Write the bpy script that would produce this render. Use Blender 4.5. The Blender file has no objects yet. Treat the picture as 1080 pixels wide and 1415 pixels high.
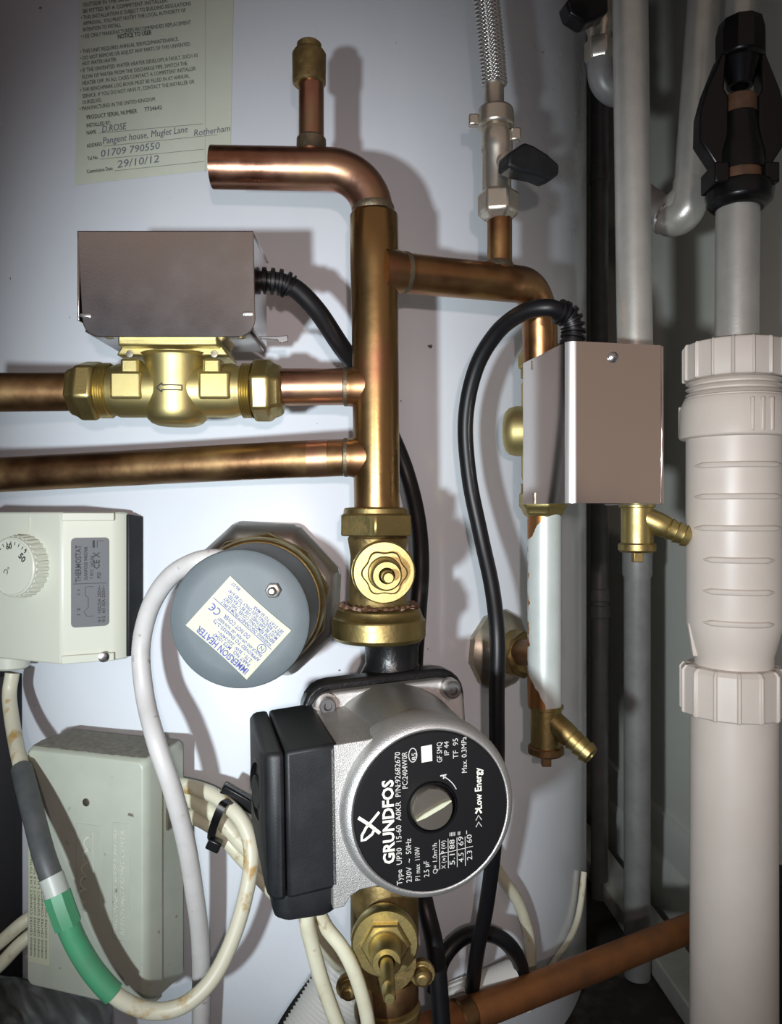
import bpy, math, random
from mathutils import Vector, Matrix, Euler
random.seed(7)
SC = bpy.context.scene
COL = SC.collection
F = 1080.0          # focal length in pixels of the 1080 wide frame
ZC = 0.48           # camera height above the cupboard floor
rad = math.radians

def V(px, py, d):
    return Vector(((px - 540) * d / F, d, ZC - (py - 707.5) * d / F))

# ------------------------------------------------------------------ tank
TC = Vector((-.115, .876)); TR = .324
def tank_depth(px, off=0):
    r = TR + off
    d = Vector(((px - 540) / F, 1.0)).normalized()
    b = TC.dot(d); q = b * b - (TC.dot(TC) - r * r)
    t = b - math.sqrt(max(q, 0))
    return t * d.y
def T(px, py, off=0):
    return V(px, py, tank_depth(px, off))
def tank_normal(p):
    return Vector((p.x - TC.x, p.y - TC.y, 0)).normalized()

# ------------------------------------------------------------------ mesh builder
def frame(axis, ref=None):
    a = Vector(axis).normalized()
    if ref is None:
        ref = Vector((0, 0, 1)) if abs(a.z) < .9 else Vector((0, -1, 0))
    u = ref.cross(a)
    if u.length < 1e-6: u = Vector((1, 0, 0)).cross(a)
    u.normalize(); v = a.cross(u).normalized()
    return u, v, a

def local(origin, yaw=0, roll=0, pitch=0):
    """x right, y up, z towards the viewer; yaw turns about the vertical"""
    a = rad(yaw)
    out = Vector((math.sin(a), -math.cos(a), 0)); right = Vector((math.cos(a), math.sin(a), 0)); up = Vector((0, 0, 1))
    M = Matrix((right, up, out)).transposed().to_4x4()
    M = Matrix.Translation(origin) @ M @ Matrix.Rotation(rad(roll), 4, 'Z') @ Matrix.Rotation(rad(pitch), 4, 'X')
    return M

class MB:
    def __init__(s, M=None):
        s.v = []; s.f = []; s.M = M
    def add(s, vs, fs, fn=None, M=None):
        o = len(s.v)
        for p in vs:
            p = Vector(p)
            if fn: p = fn(p)
            if M is not None: p = M @ p
            elif s.M is not None: p = s.M @ p
            s.v.append(p)
        for f in fs: s.f.append([i + o for i in f])
        return s
    def box(s, c, size, rot=None):
        x, y, z = [k / 2 for k in size]
        vs = [Vector((a * x, b * y, d * z)) for a in (-1, 1) for b in (-1, 1) for d in (-1, 1)]
        if rot is not None: vs = [rot @ p for p in vs]
        vs = [p + Vector(c) for p in vs]
        return s.add(vs, [(0, 1, 3, 2), (4, 6, 7, 5), (0, 4, 5, 1), (2, 3, 7, 6), (0, 2, 6, 4), (1, 5, 7, 3)])
    def rings(s, rings, cap0=True, cap1=True, closed=False):
        n = len(rings[0]); vs = [p for r in rings for p in r]; fs = []
        m = len(rings)
        for i in range(m - 1 + (1 if closed else 0)):
            a = i * n; b = ((i + 1) % m) * n
            for j in range(n):
                k = (j + 1) % n
                fs.append((a + j, a + k, b + k, b + j))
        if not closed:
            if cap0: fs.append(tuple(reversed(range(n))))
            if cap1: fs.append(tuple(range((m - 1) * n, m * n)))
        return s.add(vs, fs)
    def lathe(s, p, axis, prof, n=36, cap0=True, cap1=True, phase=0):
        """prof: (t along axis, radius)"""
        u, v, a = frame(axis); p = Vector(p); R = []
        for t, r in prof:
            r = max(r, 1e-5)
            R.append([p + a * t + (u * math.cos(phase + 2 * math.pi * j / n) + v * math.sin(phase + 2 * math.pi * j / n)) * r for j in range(n)])
        return s.rings(R, cap0, cap1)
    def prism(s, p, axis, poly, secs, ref=None):
        u, v, a = frame(axis, ref); p = Vector(p)
        R = [[p + a * t + (u * x + v * y) * k for x, y in poly] for t, k in secs]
        return s.rings(R)
    def plate(s, poly, z0, z1):
        """polygon in the local xy plane, extruded from z0 to z1"""
        R = [[Vector((x, y, z)) for x, y in poly] for z in (z0, z1)]
        return s.rings(R)
    def tube(s, pts, r, n=14, cap0=True, cap1=True):
        pts = [Vector(p) for p in pts]; m = len(pts)
        rs = r if isinstance(r, (list, tuple)) else [r] * m
        tan = []
        for i in range(m):
            t = pts[min(i + 1, m - 1)] - pts[max(i - 1, 0)]
            tan.append(t.normalized())
        u, v, _ = frame(tan[0]); R = []
        for i in range(m):
            u = (u - tan[i] * u.dot(tan[i])).normalized(); v = tan[i].cross(u)
            R.append([pts[i] + (u * math.cos(2 * math.pi * j / n) + v * math.sin(2 * math.pi * j / n)) * rs[i] for j in range(n)])
        return s.rings(R, cap0, cap1)
    def build(s, name, mat, parent=None, bevel=0, segs=2, sub=0, angle=35, label=None, kind=None):
        me = bpy.data.meshes.new(name)
        c = Vector((0, 0, 0))
        lo = Vector((min(p.x for p in s.v), min(p.y for p in s.v), min(p.z for p in s.v)))
        hi = Vector((max(p.x for p in s.v), max(p.y for p in s.v), max(p.z for p in s.v)))
        c = (lo + hi) / 2
        me.from_pydata([p - c for p in s.v], [], s.f)
        me.update(); me.validate()
        import bmesh
        b = bmesh.new(); b.from_mesh(me); bmesh.ops.recalc_face_normals(b, faces=b.faces); b.to_mesh(me); b.free()
        me.shade_smooth(); me.set_sharp_from_angle(angle=rad(angle))
        me.materials.append(mat)
        o = bpy.data.objects.new(name, me); COL.objects.link(o)
        if parent is not None:
            o.parent = parent
            pl = Vector((0, 0, 0)); q = parent
            while q is not None: pl += q.location; q = q.parent
            o.location = c - pl
        else: o.location = c
        if bevel:
            m = o.modifiers.new('Bevel', 'BEVEL'); m.width = bevel; m.segments = segs; m.limit_method = 'ANGLE'; m.angle_limit = rad(40)
        if sub:
            m = o.modifiers.new('Subdivision', 'SUBSURF'); m.levels = sub; m.render_levels = sub
        if label: o['label'] = label
        if kind: o['kind'] = kind
        return o

def thing(name, loc, label, cat, group=None):
    o = bpy.data.objects.new(name, None); COL.objects.link(o); o.location = loc; o.empty_display_size = .02
    o['label'] = label; o['category'] = cat
    if group: o['group'] = group
    return o
def tag(o, label, cat, group=None):
    o['label'] = label; o['category'] = cat
    if group: o['group'] = group
    return o

def smooth(pts, k=8):
    pts = [Vector(p) for p in pts]; P = [pts[0] * 2 - pts[1]] + pts + [pts[-1] * 2 - pts[-2]]; out = []
    for i in range(1, len(P) - 2):
        a, b, c, d = P[i - 1], P[i], P[i + 1], P[i + 2]
        for j in range(k):
            t = j / k
            out.append(.5 * ((2 * b) + (c - a) * t + (2 * a - 5 * b + 4 * c - d) * t * t + (3 * b - a - 3 * c + d) * t ** 3))
    out.append(pts[-1]); return out
def fillet(pts, r, n=10):
    pts = [Vector(p) for p in pts]; out = [pts[0]]
    for i in range(1, len(pts) - 1):
        a = (pts[i - 1] - pts[i]); b = (pts[i + 1] - pts[i]); la, lb = a.length, b.length; a.normalize(); b.normalize()
        ang = a.angle(b); d = min(r / math.tan(ang / 2), la * .95, lb * .95)
        p0 = pts[i] + a * d; p1 = pts[i] + b * d
        rr = d * math.tan(ang / 2); cdir = (a + b).normalized(); c = pts[i] + cdir * (rr / math.sin(ang / 2))
        v0 = p0 - c; v1 = p1 - c; w = v0.angle(v1)
        for j in range(n + 1):
            t = j / n; out.append(c + (v0 * math.sin((1 - t) * w) + v1 * math.sin(t * w)) / math.sin(w))
    out.append(pts[-1]); return out
def rrect(w, h, r, n=5):
    o = []
    for cx, cy, a0 in ((w / 2 - r, h / 2 - r, 0), (-w / 2 + r, h / 2 - r, 90), (-w / 2 + r, -h / 2 + r, 180), (w / 2 - r, -h / 2 + r, 270)):
        for j in range(n + 1):
            a = rad(a0 + 90 * j / n); o.append((cx + r * math.cos(a), cy + r * math.sin(a)))
    return o
def gear(n, r0, r1, duty=.5, ramp=.08):
    o = []
    for i in range(n):
        a = 2 * math.pi * i / n; w = 2 * math.pi / n
        for fr, r in ((0, r0), (1 - duty - ramp, r0), (1 - duty, r1), (1 - ramp, r1)):
            q = a + w * fr; o.append((r * math.cos(q), r * math.sin(q)))
    return o
def ngon(n, r, ph=0):
    return [(r * math.cos(ph + 2 * math.pi * i / n), r * math.sin(ph + 2 * math.pi * i / n)) for i in range(n)]

# ------------------------------------------------------------------ lettering
_tc = {}
def text_geo(body, bold=0, spacing=1):
    k = (body, bold, spacing)
    if k in _tc: return _tc[k]
    cu = bpy.data.curves.new('lettering', 'FONT'); cu.body = body; cu.size = 1; cu.resolution_u = 2
    cu.offset = bold; cu.space_character = spacing; cu.fill_mode = 'FRONT'
    ob = bpy.data.objects.new('lettering', cu)
    COL.objects.link(ob); bpy.context.view_layer.update()
    me = bpy.data.meshes.new_from_object(ob.evaluated_get(bpy.context.evaluated_depsgraph_get()))
    vs = [v.co.copy() for v in me.vertices]; fs = [tuple(p.vertices) for p in me.polygons]
    bpy.data.objects.remove(ob); bpy.data.curves.remove(cu); bpy.data.meshes.remove(me)
    x0 = min([v.x for v in vs], default=0); x1 = max([v.x for v in vs], default=1)
    _tc[k] = (vs, fs, x0, x1); return _tc[k]
_hv = text_geo('H')[0]; CAP = max(v.y for v in _hv) - min(v.y for v in _hv)
def put_text(mb, body, x, y, h, w=None, align='L', rot=0, z=0, bold=0, shear=0, fn=None, spacing=1):
    vs, fs, x0, x1 = text_geo(body, bold, spacing)
    s = h / CAP; sx = (w / (x1 - x0)) if w else s
    W = (x1 - x0) * sx; ox = {'L': 0, 'C': -W / 2, 'R': -W}[align]
    c, n = math.cos(rad(rot)), math.sin(rad(rot)); out = []
    for v in vs:
        a = (v.x - x0) * sx + ox; b = v.y * s; a += shear * b
        out.append(Vector((x + a * c - b * n, y + a * n + b * c, z)))
    mb.add(out, fs, fn)
def stroke(mb, pts, w, z, fn=None, closed=False):
    """a flat printed line of width w"""
    P = [Vector((p[0], p[1], 0)) for p in pts]; m = len(P); L = []; R = []
    for i in range(m):
        a = P[(i - 1) % m] if (closed or i > 0) else P[i]; b = P[(i + 1) % m] if (closed or i < m - 1) else P[i]
        t = (b - a).normalized(); nn = Vector((-t.y, t.x, 0)) * w / 2
        L.append(P[i] + nn); R.append(P[i] - nn)
    vs = [Vector((p.x, p.y, z)) for p in L + R]; fs = []
    for i in range(m if closed else m - 1):
        j = (i + 1) % m; fs.append((i, j, m + j, m + i))
    mb.add(vs, fs, fn)
def circ(cx, cy, r, n=28, a0=0, a1=360):
    full = abs(a1 - a0) >= 360
    return [(cx + r * math.cos(rad(a0 + (a1 - a0) * i / (n if full else n - 1))), cy + r * math.sin(rad(a0 + (a1 - a0) * i / (n if full else n - 1)))) for i in range(n)]

# ------------------------------------------------------------------ materials
def mat(name, col, rough=.5, metal=0., col2=None, nscale=40, ndetail=5, spread=(.35, .65), bump=0, bscale=200, coat=0, rvar=0, stretch=None, col3=None, spec=None, aniso=0):
    m = bpy.data.materials.new(name); m.use_nodes = True; nt = m.node_tree; N = nt.nodes; Lk = nt.links
    b = N['Principled BSDF']; b.inputs['Base Color'].default_value = (*col, 1); b.inputs['Roughness'].default_value = rough; b.inputs['Metallic'].default_value = metal
    if coat: b.inputs['Coat Weight'].default_value = coat; b.inputs['Coat Roughness'].default_value = .12
    if spec is not None: b.inputs['Specular IOR Level'].default_value = spec
    tc = N.new('ShaderNodeTexCoord'); mp = N.new('ShaderNodeMapping'); Lk.new(tc.outputs['Object'], mp.inputs['Vector'])
    if stretch: mp.inputs['Scale'].default_value = stretch
    if col2 is not None or rvar:
        nz = N.new('ShaderNodeTexNoise'); nz.inputs['Scale'].default_value = nscale; nz.inputs['Detail'].default_value = ndetail; nz.inputs['Roughness'].default_value = .6
        Lk.new(mp.outputs['Vector'], nz.inputs['Vector'])
        if col2 is not None:
            rp = N.new('ShaderNodeValToRGB'); e = rp.color_ramp.elements
            e[0].position = spread[0]; e[0].color = (*col, 1); e[1].position = spread[1]; e[1].color = (*col2, 1)
            if col3 is not None:
                q = e.new((spread[0] + spread[1]) / 2); q.color = (*col3, 1)
            Lk.new(nz.outputs['Fac'], rp.inputs['Fac']); Lk.new(rp.outputs['Color'], b.inputs['Base Color'])
        if rvar:
            mr = N.new('ShaderNodeMapRange'); mr.inputs['From Min'].default_value = .3; mr.inputs['From Max'].default_value = .7
            mr.inputs['To Min'].default_value = max(rough - rvar, .03); mr.inputs['To Max'].default_value = rough + rvar
            Lk.new(nz.outputs['Fac'], mr.inputs['Value']); Lk.new(mr.outputs['Result'], b.inputs['Roughness'])
    if bump:
        n2 = N.new('ShaderNodeTexNoise'); n2.inputs['Scale'].default_value = bscale; n2.inputs['Detail'].default_value = 4
        Lk.new(mp.outputs['Vector'], n2.inputs['Vector'])
        bp = N.new('ShaderNodeBump'); bp.inputs['Strength'].default_value = bump; bp.inputs['Distance'].default_value = .001
        Lk.new(n2.outputs['Fac'], bp.inputs['Height']); Lk.new(bp.outputs['Normal'], b.inputs['Normal'])
    return m

M = {}
M['enamel'] = mat('white_enamel', (.68, .72, .77), .26, 0, col2=(.645, .685, .735), nscale=6, bump=.03, bscale=9, coat=.5, rvar=.03)
M['copper'] = mat('aged_copper', (.27, .125, .06), .33, 1, col2=(.40, .245, .10), col3=(.36, .19, .085), nscale=22, ndetail=4, spread=(.36, .68), rvar=.12, bump=.12, bscale=120)
M['copper_red'] = mat('reddish_copper', (.36, .17, .105), .33, 1, col2=(.37, .235, .125), col3=(.45, .245, .165), nscale=26, ndetail=4, spread=(.36, .68), rvar=.12, bump=.12, bscale=120)
M['copper_gold'] = mat('golden_aged_copper', (.40, .255, .105), .33, 1, col2=(.29, .115, .07), col3=(.33, .20, .085), nscale=17, ndetail=4, spread=(.36, .70), rvar=.12, bump=.12, bscale=110)
M['copper_dull'] = mat('dull_brown_copper', (.17, .09, .045), .40, 1, col2=(.33, .215, .10), col3=(.24, .135, .065), nscale=26, ndetail=4, spread=(.34, .72), rvar=.1, bump=.12, bscale=150)
M['copper_floor'] = mat('dusty_orange_copper', (.38, .15, .05), .5, .7, col2=(.22, .10, .05), nscale=30, ndetail=7, bump=.1)
M['solder'] = mat('tarnished_solder', (.14, .12, .085), .5, .9, col2=(.25, .19, .12), nscale=120, bump=.3, bscale=400)
M['brass'] = mat('brass', (.48, .39, .165), .44, 1, col2=(.37, .29, .115), nscale=60, rvar=.08, bump=.08, bscale=700)
M['brass_cast'] = mat('cast_brass', (.53, .45, .205), .46, 1, col2=(.47, .39, .165), nscale=40, rvar=.05, bump=.14, bscale=2500)
M['brass_dull'] = mat('dull_brass', (.36, .29, .12), .46, 1, col2=(.28, .20, .08), nscale=70, ndetail=7, rvar=.1, bump=.15, bscale=400)
M['brass_dirty'] = mat('dirty_brass', (.22, .16, .07), .5, .9, col2=(.34, .25, .10), nscale=90, ndetail=7, rvar=.1, bump=.3, bscale=300)
M['nickel'] = mat('nickel_plate', (.60, .56, .48), .30, .9, col2=(.52, .47, .39), nscale=60, rvar=.06)
M['zinc'] = mat('zinc_plated_steel', (.58, .55, .54), .20, 1, col2=(.53, .50, .49), nscale=25, rvar=.05, bump=.04, bscale=1800)
M['steel'] = mat('brushed_stainless_steel', (.68, .64, .61), .12, 1, rvar=.03, nscale=30, stretch=(1, 1, .08))
M['bright_steel'] = mat('bright_steel', (.66, .66, .65), .26, 1)
M['black_rubber'] = mat('black_rubber', (.005, .005, .006), .42, 0, spec=.35)
M['black_plastic'] = mat('black_plastic', (.006, .0068, .008), .5, 0, col2=(.016, .0175, .019), nscale=45, ndetail=9, spread=(.45, .8), bump=.12, bscale=1800, spec=.35)
M['black_shiny'] = mat('shiny_black_plastic', (.004, .004, .0045), .3, 0, spec=.35)
M['black_cast'] = mat('black_painted_iron', (.006, .006, .0065), .32, 0, bump=.25, bscale=500, spec=.4)
M['alu'] = mat('cast_aluminium', (.47, .465, .45), .48, .8, col2=(.41, .405, .39), nscale=70, bump=.35, bscale=2200)
M['alu_body'] = mat('machined_aluminium', (.40, .395, .38), .42, .85, col2=(.33, .325, .31), nscale=18, rvar=.06, bump=.1, bscale=1000)
M['plate'] = mat('black_nameplate', (.004, .004, .0045), .5, 0, spec=.3)
M['print_white'] = mat('white_print', (.74, .73, .64), .55, 0)
M['print_dim'] = mat('grey_print', (.50, .50, .47), .55, 0)
M['print_black'] = mat('black_print', (.03, .03, .035), .6, 0)
M['print_grey'] = mat('faded_print', (.10, .105, .10), .7, 0)
M['ink'] = mat('pen_ink', (.15, .165, .20), .6, 0)
M['print_blue'] = mat('blue_print', (.07, .08, .32), .6, 0)
M['paper'] = mat('pale_green_paper', (.60, .63, .53), .6, 0, col2=(.55, .58, .47), nscale=14)
M['label_cream'] = mat('cream_label', (.47, .49, .355), .5, 0)
M['label_grey'] = mat('silver_grey_label', (.125, .135, .145), .5, 0)
M['cream'] = mat('cream_plastic', (.58, .60, .51), .36, 0, bump=.03, bscale=300)
M['cream_dirty'] = mat('dusty_cream_plastic', (.43, .46, .39), .42, 0, col2=(.38, .41, .34), nscale=25, ndetail=7, bump=.04)
M['dust'] = mat('grey_dust', (.18, .175, .145), .95, 0, col2=(.26, .255, .215), nscale=220, ndetail=6, bump=.6, bscale=700)
M['cable_white'] = mat('off_white_cable', (.56, .55, .54), .4, 0, col2=(.49, .48, .46), nscale=60, ndetail=8, spread=(.45, .75))
M['cable_cream'] = mat('cream_cable', (.60, .59, .45), .42, 0, col2=(.52, .49, .35), nscale=60, ndetail=7, spread=(.45, .75))
M['cable_stain'] = mat('stained_cream_cable', (.60, .58, .45), .42, 0, col2=(.42, .28, .09), nscale=48, ndetail=5, spread=(.54, .64))
M['grey_sleeve'] = mat('grey_sleeve', (.06, .066, .07), .5, 0, col2=(.085, .09, .09), nscale=90)
M['green'] = mat('green_sleeve', (.06, .30, .15), .45, 0, col2=(.075, .26, .14), nscale=60)
M['clear_collar'] = mat('translucent_collar', (.45, .48, .44), .4, 0)
M['grey_cap'] = mat('blue_grey_plastic', (.125, .15, .16), .5, 0, col2=(.10, .122, .133), nscale=30, ndetail=8, spread=(.3, .7), bump=.05, bscale=300, spec=.35)
M['paint_silver'] = mat('silver_painted_pipe', (.47, .46, .42), .36, .5, col2=(.41, .40, .365), nscale=60, ndetail=8, bump=.08, bscale=500)
M['paint_grey'] = mat('grey_painted_pipe', (.25, .25, .245), .45, .3, col2=(.20, .20, .195), nscale=40, bump=.05)
M['paint_dark'] = mat('dark_grey_pipe', (.12, .115, .115), .45, .2, col2=(.09, .088, .088), nscale=40)
M['white_upvc'] = mat('white_pvc', (.57, .515, .46), .40, 0, col2=(.53, .475, .42), nscale=20, bump=.02)
M['white_stub'] = mat('matt_white_plastic', (.6, .6, .57), .45, 0)
M['lagging'] = mat('dark_foam_lagging', (.012, .012, .014), .85, 0, bump=.3, bscale=400)
M['boss'] = mat('tarnished_boss', (.44, .41, .34), .40, .8, col2=(.29, .26, .19), nscale=50, ndetail=7, rvar=.1, bump=.2, bscale=180)
M['boss_steel'] = mat('galvanised_boss', (.58, .575, .55), .34, .95, col2=(.44, .42, .38), nscale=45, rvar=.08, bump=.1, bscale=150)
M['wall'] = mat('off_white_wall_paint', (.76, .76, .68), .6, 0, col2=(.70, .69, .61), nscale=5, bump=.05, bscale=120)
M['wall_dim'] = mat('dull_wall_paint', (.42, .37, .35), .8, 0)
M['skirting'] = mat('painted_skirting', (.68, .68, .63), .45, 0, col2=(.10, .09, .07), nscale=45, ndetail=4, spread=(.68, .78))
M['floor'] = mat('dark_dusty_floor', (.02, .016, .013), .9, 0, col2=(.09, .078, .066), nscale=30, ndetail=9, spread=(.5, .8), bump=.8, bscale=90)
M['batten'] = mat('grey_painted_timber', (.46, .45, .41), .6, 0, col2=(.36, .35, .31), nscale=30)
M['dark_metal'] = mat('bronze_screw', (.34, .31, .26), .38, .9, col2=(.22, .195, .155), nscale=90, rvar=.08)
M['fold'] = mat('highlit_steel_fold', (.80, .80, .80), .45, .85)  # paler, rougher steel: bright corner reflection put into the fold's colour
M['residue_reflection'] = mat('brown_residue_and_reflection', (.085, .042, .022), .5, 0, col2=(.14, .07, .035), nscale=80)  # brown for paste, olive ring and the painted reflection in the cup
M['braid'] = mat('woven_steel_braid', (.52, .52, .50), .30, 1)
M['glass_plastic'] = mat('clear_polythene', (.55, .58, .57), .22, 0)
_p = M['glass_plastic'].node_tree.nodes['Principled BSDF']; _p.inputs['Transmission Weight'].default_value = .85; _p.inputs['IOR'].default_value = 1.12

def speckle(m, scale, lo, hi, col):
    nt = m.node_tree; N = nt.nodes; L = nt.links; b = N['Principled BSDF']; src = b.inputs['Base Color'].links[0].from_socket
    tc = N.new('ShaderNodeTexCoord'); nz = N.new('ShaderNodeTexNoise'); nz.inputs['Scale'].default_value = scale; nz.inputs['Detail'].default_value = 2; L.new(tc.outputs['Object'], nz.inputs['Vector'])
    mr = N.new('ShaderNodeMapRange'); mr.inputs['From Min'].default_value = lo; mr.inputs['From Max'].default_value = hi; L.new(nz.outputs['Fac'], mr.inputs['Value'])
    mx = N.new('ShaderNodeMixRGB'); mx.inputs[2].default_value = (*col, 1); L.new(mr.outputs['Result'], mx.inputs[0]); L.new(src, mx.inputs[1]); L.new(mx.outputs[0], b.inputs['Base Color'])
speckle(M['enamel'], 95, .765, .79, (.12, .10, .08)); speckle(M['cable_white'], 110, .66, .74, (.25, .21, .17)); speckle(M['cable_cream'], 100, .64, .74, (.32, .25, .13)); speckle(M['cream_dirty'], 130, .70, .76, (.15, .13, .10))
def painted_pipe_material():
    """silver paint brushed over copper, bare copper left along the left side and at both ends"""
    m = mat('brushed_silver_paint_over_copper', (.55, .60, .57), .38, 0, col2=(.50, .55, .52), nscale=60, bump=.05)
    nt = m.node_tree; N = nt.nodes; L = nt.links; b = N['Principled BSDF']
    src = b.inputs['Base Color'].links[0].from_socket
    tc = N.new('ShaderNodeTexCoord'); sx = N.new('ShaderNodeSeparateXYZ'); L.new(tc.outputs['Object'], sx.inputs[0])
    nz = N.new('ShaderNodeTexNoise'); nz.inputs['Scale'].default_value = 90; L.new(tc.outputs['Object'], nz.inputs['Vector'])
    ab = N.new('ShaderNodeMath'); ab.operation = 'ABSOLUTE'; L.new(sx.outputs['Z'], ab.inputs[0])
    mr = N.new('ShaderNodeMapRange'); mr.inputs['From Min'].default_value = .048; mr.inputs['From Max'].default_value = .067
    mr.inputs['To Min'].default_value = -.0122; mr.inputs['To Max'].default_value = -.002; L.new(ab.outputs[0], mr.inputs['Value'])
    n2 = N.new('ShaderNodeMath'); n2.operation = 'MULTIPLY_ADD'; n2.inputs[1].default_value = .006; n2.inputs[2].default_value = -.003; L.new(nz.outputs['Fac'], n2.inputs[0])
    ad = N.new('ShaderNodeMath'); ad.operation = 'ADD'; L.new(sx.outputs['X'], ad.inputs[0]); L.new(n2.outputs[0], ad.inputs[1])
    gt = N.new('ShaderNodeMath'); gt.operation = 'GREATER_THAN'; L.new(ad.outputs[0], gt.inputs[0]); L.new(mr.outputs['Result'], gt.inputs[1])
    mx = N.new('ShaderNodeMixRGB'); mx.inputs[1].default_value = (.40, .19, .07, 1); L.new(gt.outputs[0], mx.inputs[0]); L.new(src, mx.inputs[2]); L.new(mx.outputs[0], b.inputs['Base Color'])
    mm = N.new('ShaderNodeMath'); mm.operation = 'MULTIPLY_ADD'; mm.inputs[1].default_value = -.75; mm.inputs[2].default_value = .95; L.new(gt.outputs[0], mm.inputs[0]); L.new(mm.outputs[0], b.inputs['Metallic'])
    return m
M['painted_over'] = painted_pipe_material()

# ------------------------------------------------------------------ the cupboard
def wallx(y): return .337 - .0594 * (y - .93)
def struct(name, mb, m, **k):
    return mb.build(name, m, kind='structure', **k)
y0, y1 = .34, 1.34
def wall_strip(off0, off1, z0, z1):
    pts = [(wallx(y0) + off0, y0), (wallx(y1) + off0, y1), (wallx(y1) + off1, y1), (wallx(y0) + off1, y0)]
    mb = MB(); mb.rings([[Vector((x, y, z)) for x, y in pts] for z in (z0, z1)]); return mb
struct('wall_right', wall_strip(0, .06, 0, 1.5), M['wall'])
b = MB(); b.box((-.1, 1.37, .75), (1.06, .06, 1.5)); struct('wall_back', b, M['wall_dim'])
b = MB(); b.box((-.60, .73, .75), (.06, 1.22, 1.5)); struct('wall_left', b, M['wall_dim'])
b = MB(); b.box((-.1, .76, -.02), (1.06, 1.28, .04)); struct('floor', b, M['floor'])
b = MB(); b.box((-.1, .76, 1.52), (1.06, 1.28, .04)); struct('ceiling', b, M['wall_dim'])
sk = MB()
pr = [(0, 0), (-.018, 0), (-.018, .058), (-.015, .064), (-.010, .068), (-.010, .104), (-.006, .112), (0, .115)]
ring = []
for y in (y0, y1 - .01): ring.append([Vector((wallx(y) + a, y, z)) for a, z in pr])
sk.rings(ring); struct('baseboard_right', sk, M['skirting'])
bt = MB()
ring = []
for y in (.45, 1.3): ring.append([Vector((wallx(y) - .055 + a, y, z)) for a, z in ((-.02, .001), (-.02, .024), (.02, .024), (.02, .001))])
bt.rings(ring)
tag(bt.build('timber_batten', M['batten'], bevel=.002), 'grey timber batten lying on the floor along the right skirting', 'batten')

# ------------------------------------------------------------------ cylinder with its paper notice
tank = thing('hot_water_cylinder', (TC.x, TC.y, .0), 'large white enamelled hot water cylinder filling the cupboard behind the pipework', 'water cylinder')
b = MB(); b.lathe((TC.x, TC.y, .012), (0, 0, 1), [(0, TR - .012), (.012, TR), (1.40, TR), (1.43, TR - .02)], n=160)
b.build('cylinder_jacket', M['enamel'], tank)
b = MB(); b.lathe((TC.x, TC.y, .0), (0, 0, 1), [(0, TR - .03), (.014, TR - .03)], n=96); b.build('base_ring', M['paint_dark'], tank)
# paper notice: quad in frame coordinates, laid on the curved jacket
QA, QB, QC, QD = (112, -60), (324, -78), (318, 232), (103, 256)   # top left, top right, bottom right, bottom left
def quad(u, v):
    a = Vector(QA).lerp(Vector(QB), u); c = Vector(QD).lerp(Vector(QC), u); return a.lerp(c, v)
b = MB(); n = 24; vs = []; fs = []
for j in range(9):
    for i in range(n + 1):
        q = quad(i / n, j / 8); vs.append(T(q.x, q.y, .0004))
for j in range(8):
    for i in range(n): a = j * (n + 1) + i; fs.append((a, a + 1, a + n + 2, a + n + 1))
b.add(vs, fs); notice = b.build('paper_notice', M['paper'], tank)
def on_notice(p):      # p: pixel offset frame (x right, y up)
    return T(p.x, -p.y, .0008)
tx = MB(); bold = MB(); ink = MB()
def nline(s, x, y, w, h=5.2, mb=tx, **k): put_text(mb, s, x, -y, h, w, rot=7.5, fn=on_notice, **k)
for s, x, y, w in (
    ('OUTSIDE IN THE SAFEST PLACE AND MUST', 115, 9, 120),
    ('BE FITTED BY A COMPETENT INSTALLER.', 115, 18, 118),
    ('• THIS INSTALLATION IS SUBJECT TO BUILDING REGULATIONS', 112, 27, 153),
    ('APPROVAL. YOU MUST NOTIFY THE LOCAL AUTHORITY OF', 115, 35, 143),
    ('INTENTION TO INSTALL.', 115, 43.5, 53),
    ('• USE ONLY MANUFACTURERS RECOMMENDED REPLACEMENT', 112, 53, 153),
    ('• THIS UNIT REQUIRES ANNUAL SERVICE/MAINTENANCE.', 111, 74, 137),
    ('• DO NOT REMOVE OR ADJUST ANY PARTS OF THIS UNVENTED', 111, 83, 153),
    ('HOT WATER HEATER.', 114, 90.5, 48),
    ('• IF THE UNVENTED WATER HEATER DEVELOPS A FAULT, SUCH AS', 111, 100, 164),
    ('FLOW OF WATER FROM THE DISCHARGE PIPE, SWITCH THE', 114, 109, 146),
    ('HEATER OFF, IN ALL CASES CONTACT A COMPETENT INSTALLER', 114, 117.5, 158),
    ('• THE BENCHMARK LOG BOOK MUST BE FILLED IN AT ANNUAL', 111, 127, 152),
    ('SERVICE. IF YOU DO NOT HAVE IT, CONTACT THE INSTALLER OR', 114, 135.5, 156),
    ('OURSELVES.', 114, 144, 27),
    ('• MANUFACTURED IN THE UNITED KINGDOM', 110, 153, 105)):
    nline(s, x, y, w)
nline('NOTICE TO USER', 163, 53.5, 47, 6, bold, bold=.01)
bold.build('printed_heading', M['print_black'], notice); bold = MB(); nline('PRODUCT SERIAL NUMBER', 120, 165, 70, 5.6, bold)
nline('7734642', 200, 154, 24, 5.6, bold)
nline('INSTALLED BY:', 120, 176, 33, 5.2, bold)
nline('NAME', 120, 186, 13, 5, bold); nline('ADDRESS', 120, 204, 21, 5, bold); nline('Tel No.', 121, 221.5, 15, 5, bold); nline('Commission Date', 120, 239.5, 36, 5, bold)
for x0_, y0_, x1_, y1_ in ((136, 184, 280, 171), (143, 202, 300, 186), (138, 220, 282, 206), (158, 236, 282, 223)):
    stroke(tx, [(x0_ + (x1_ - x0_) * i / 10, -(y0_ + (y1_ - y0_) * i / 10)) for i in range(11)], .5, 0, fn=on_notice)
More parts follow.
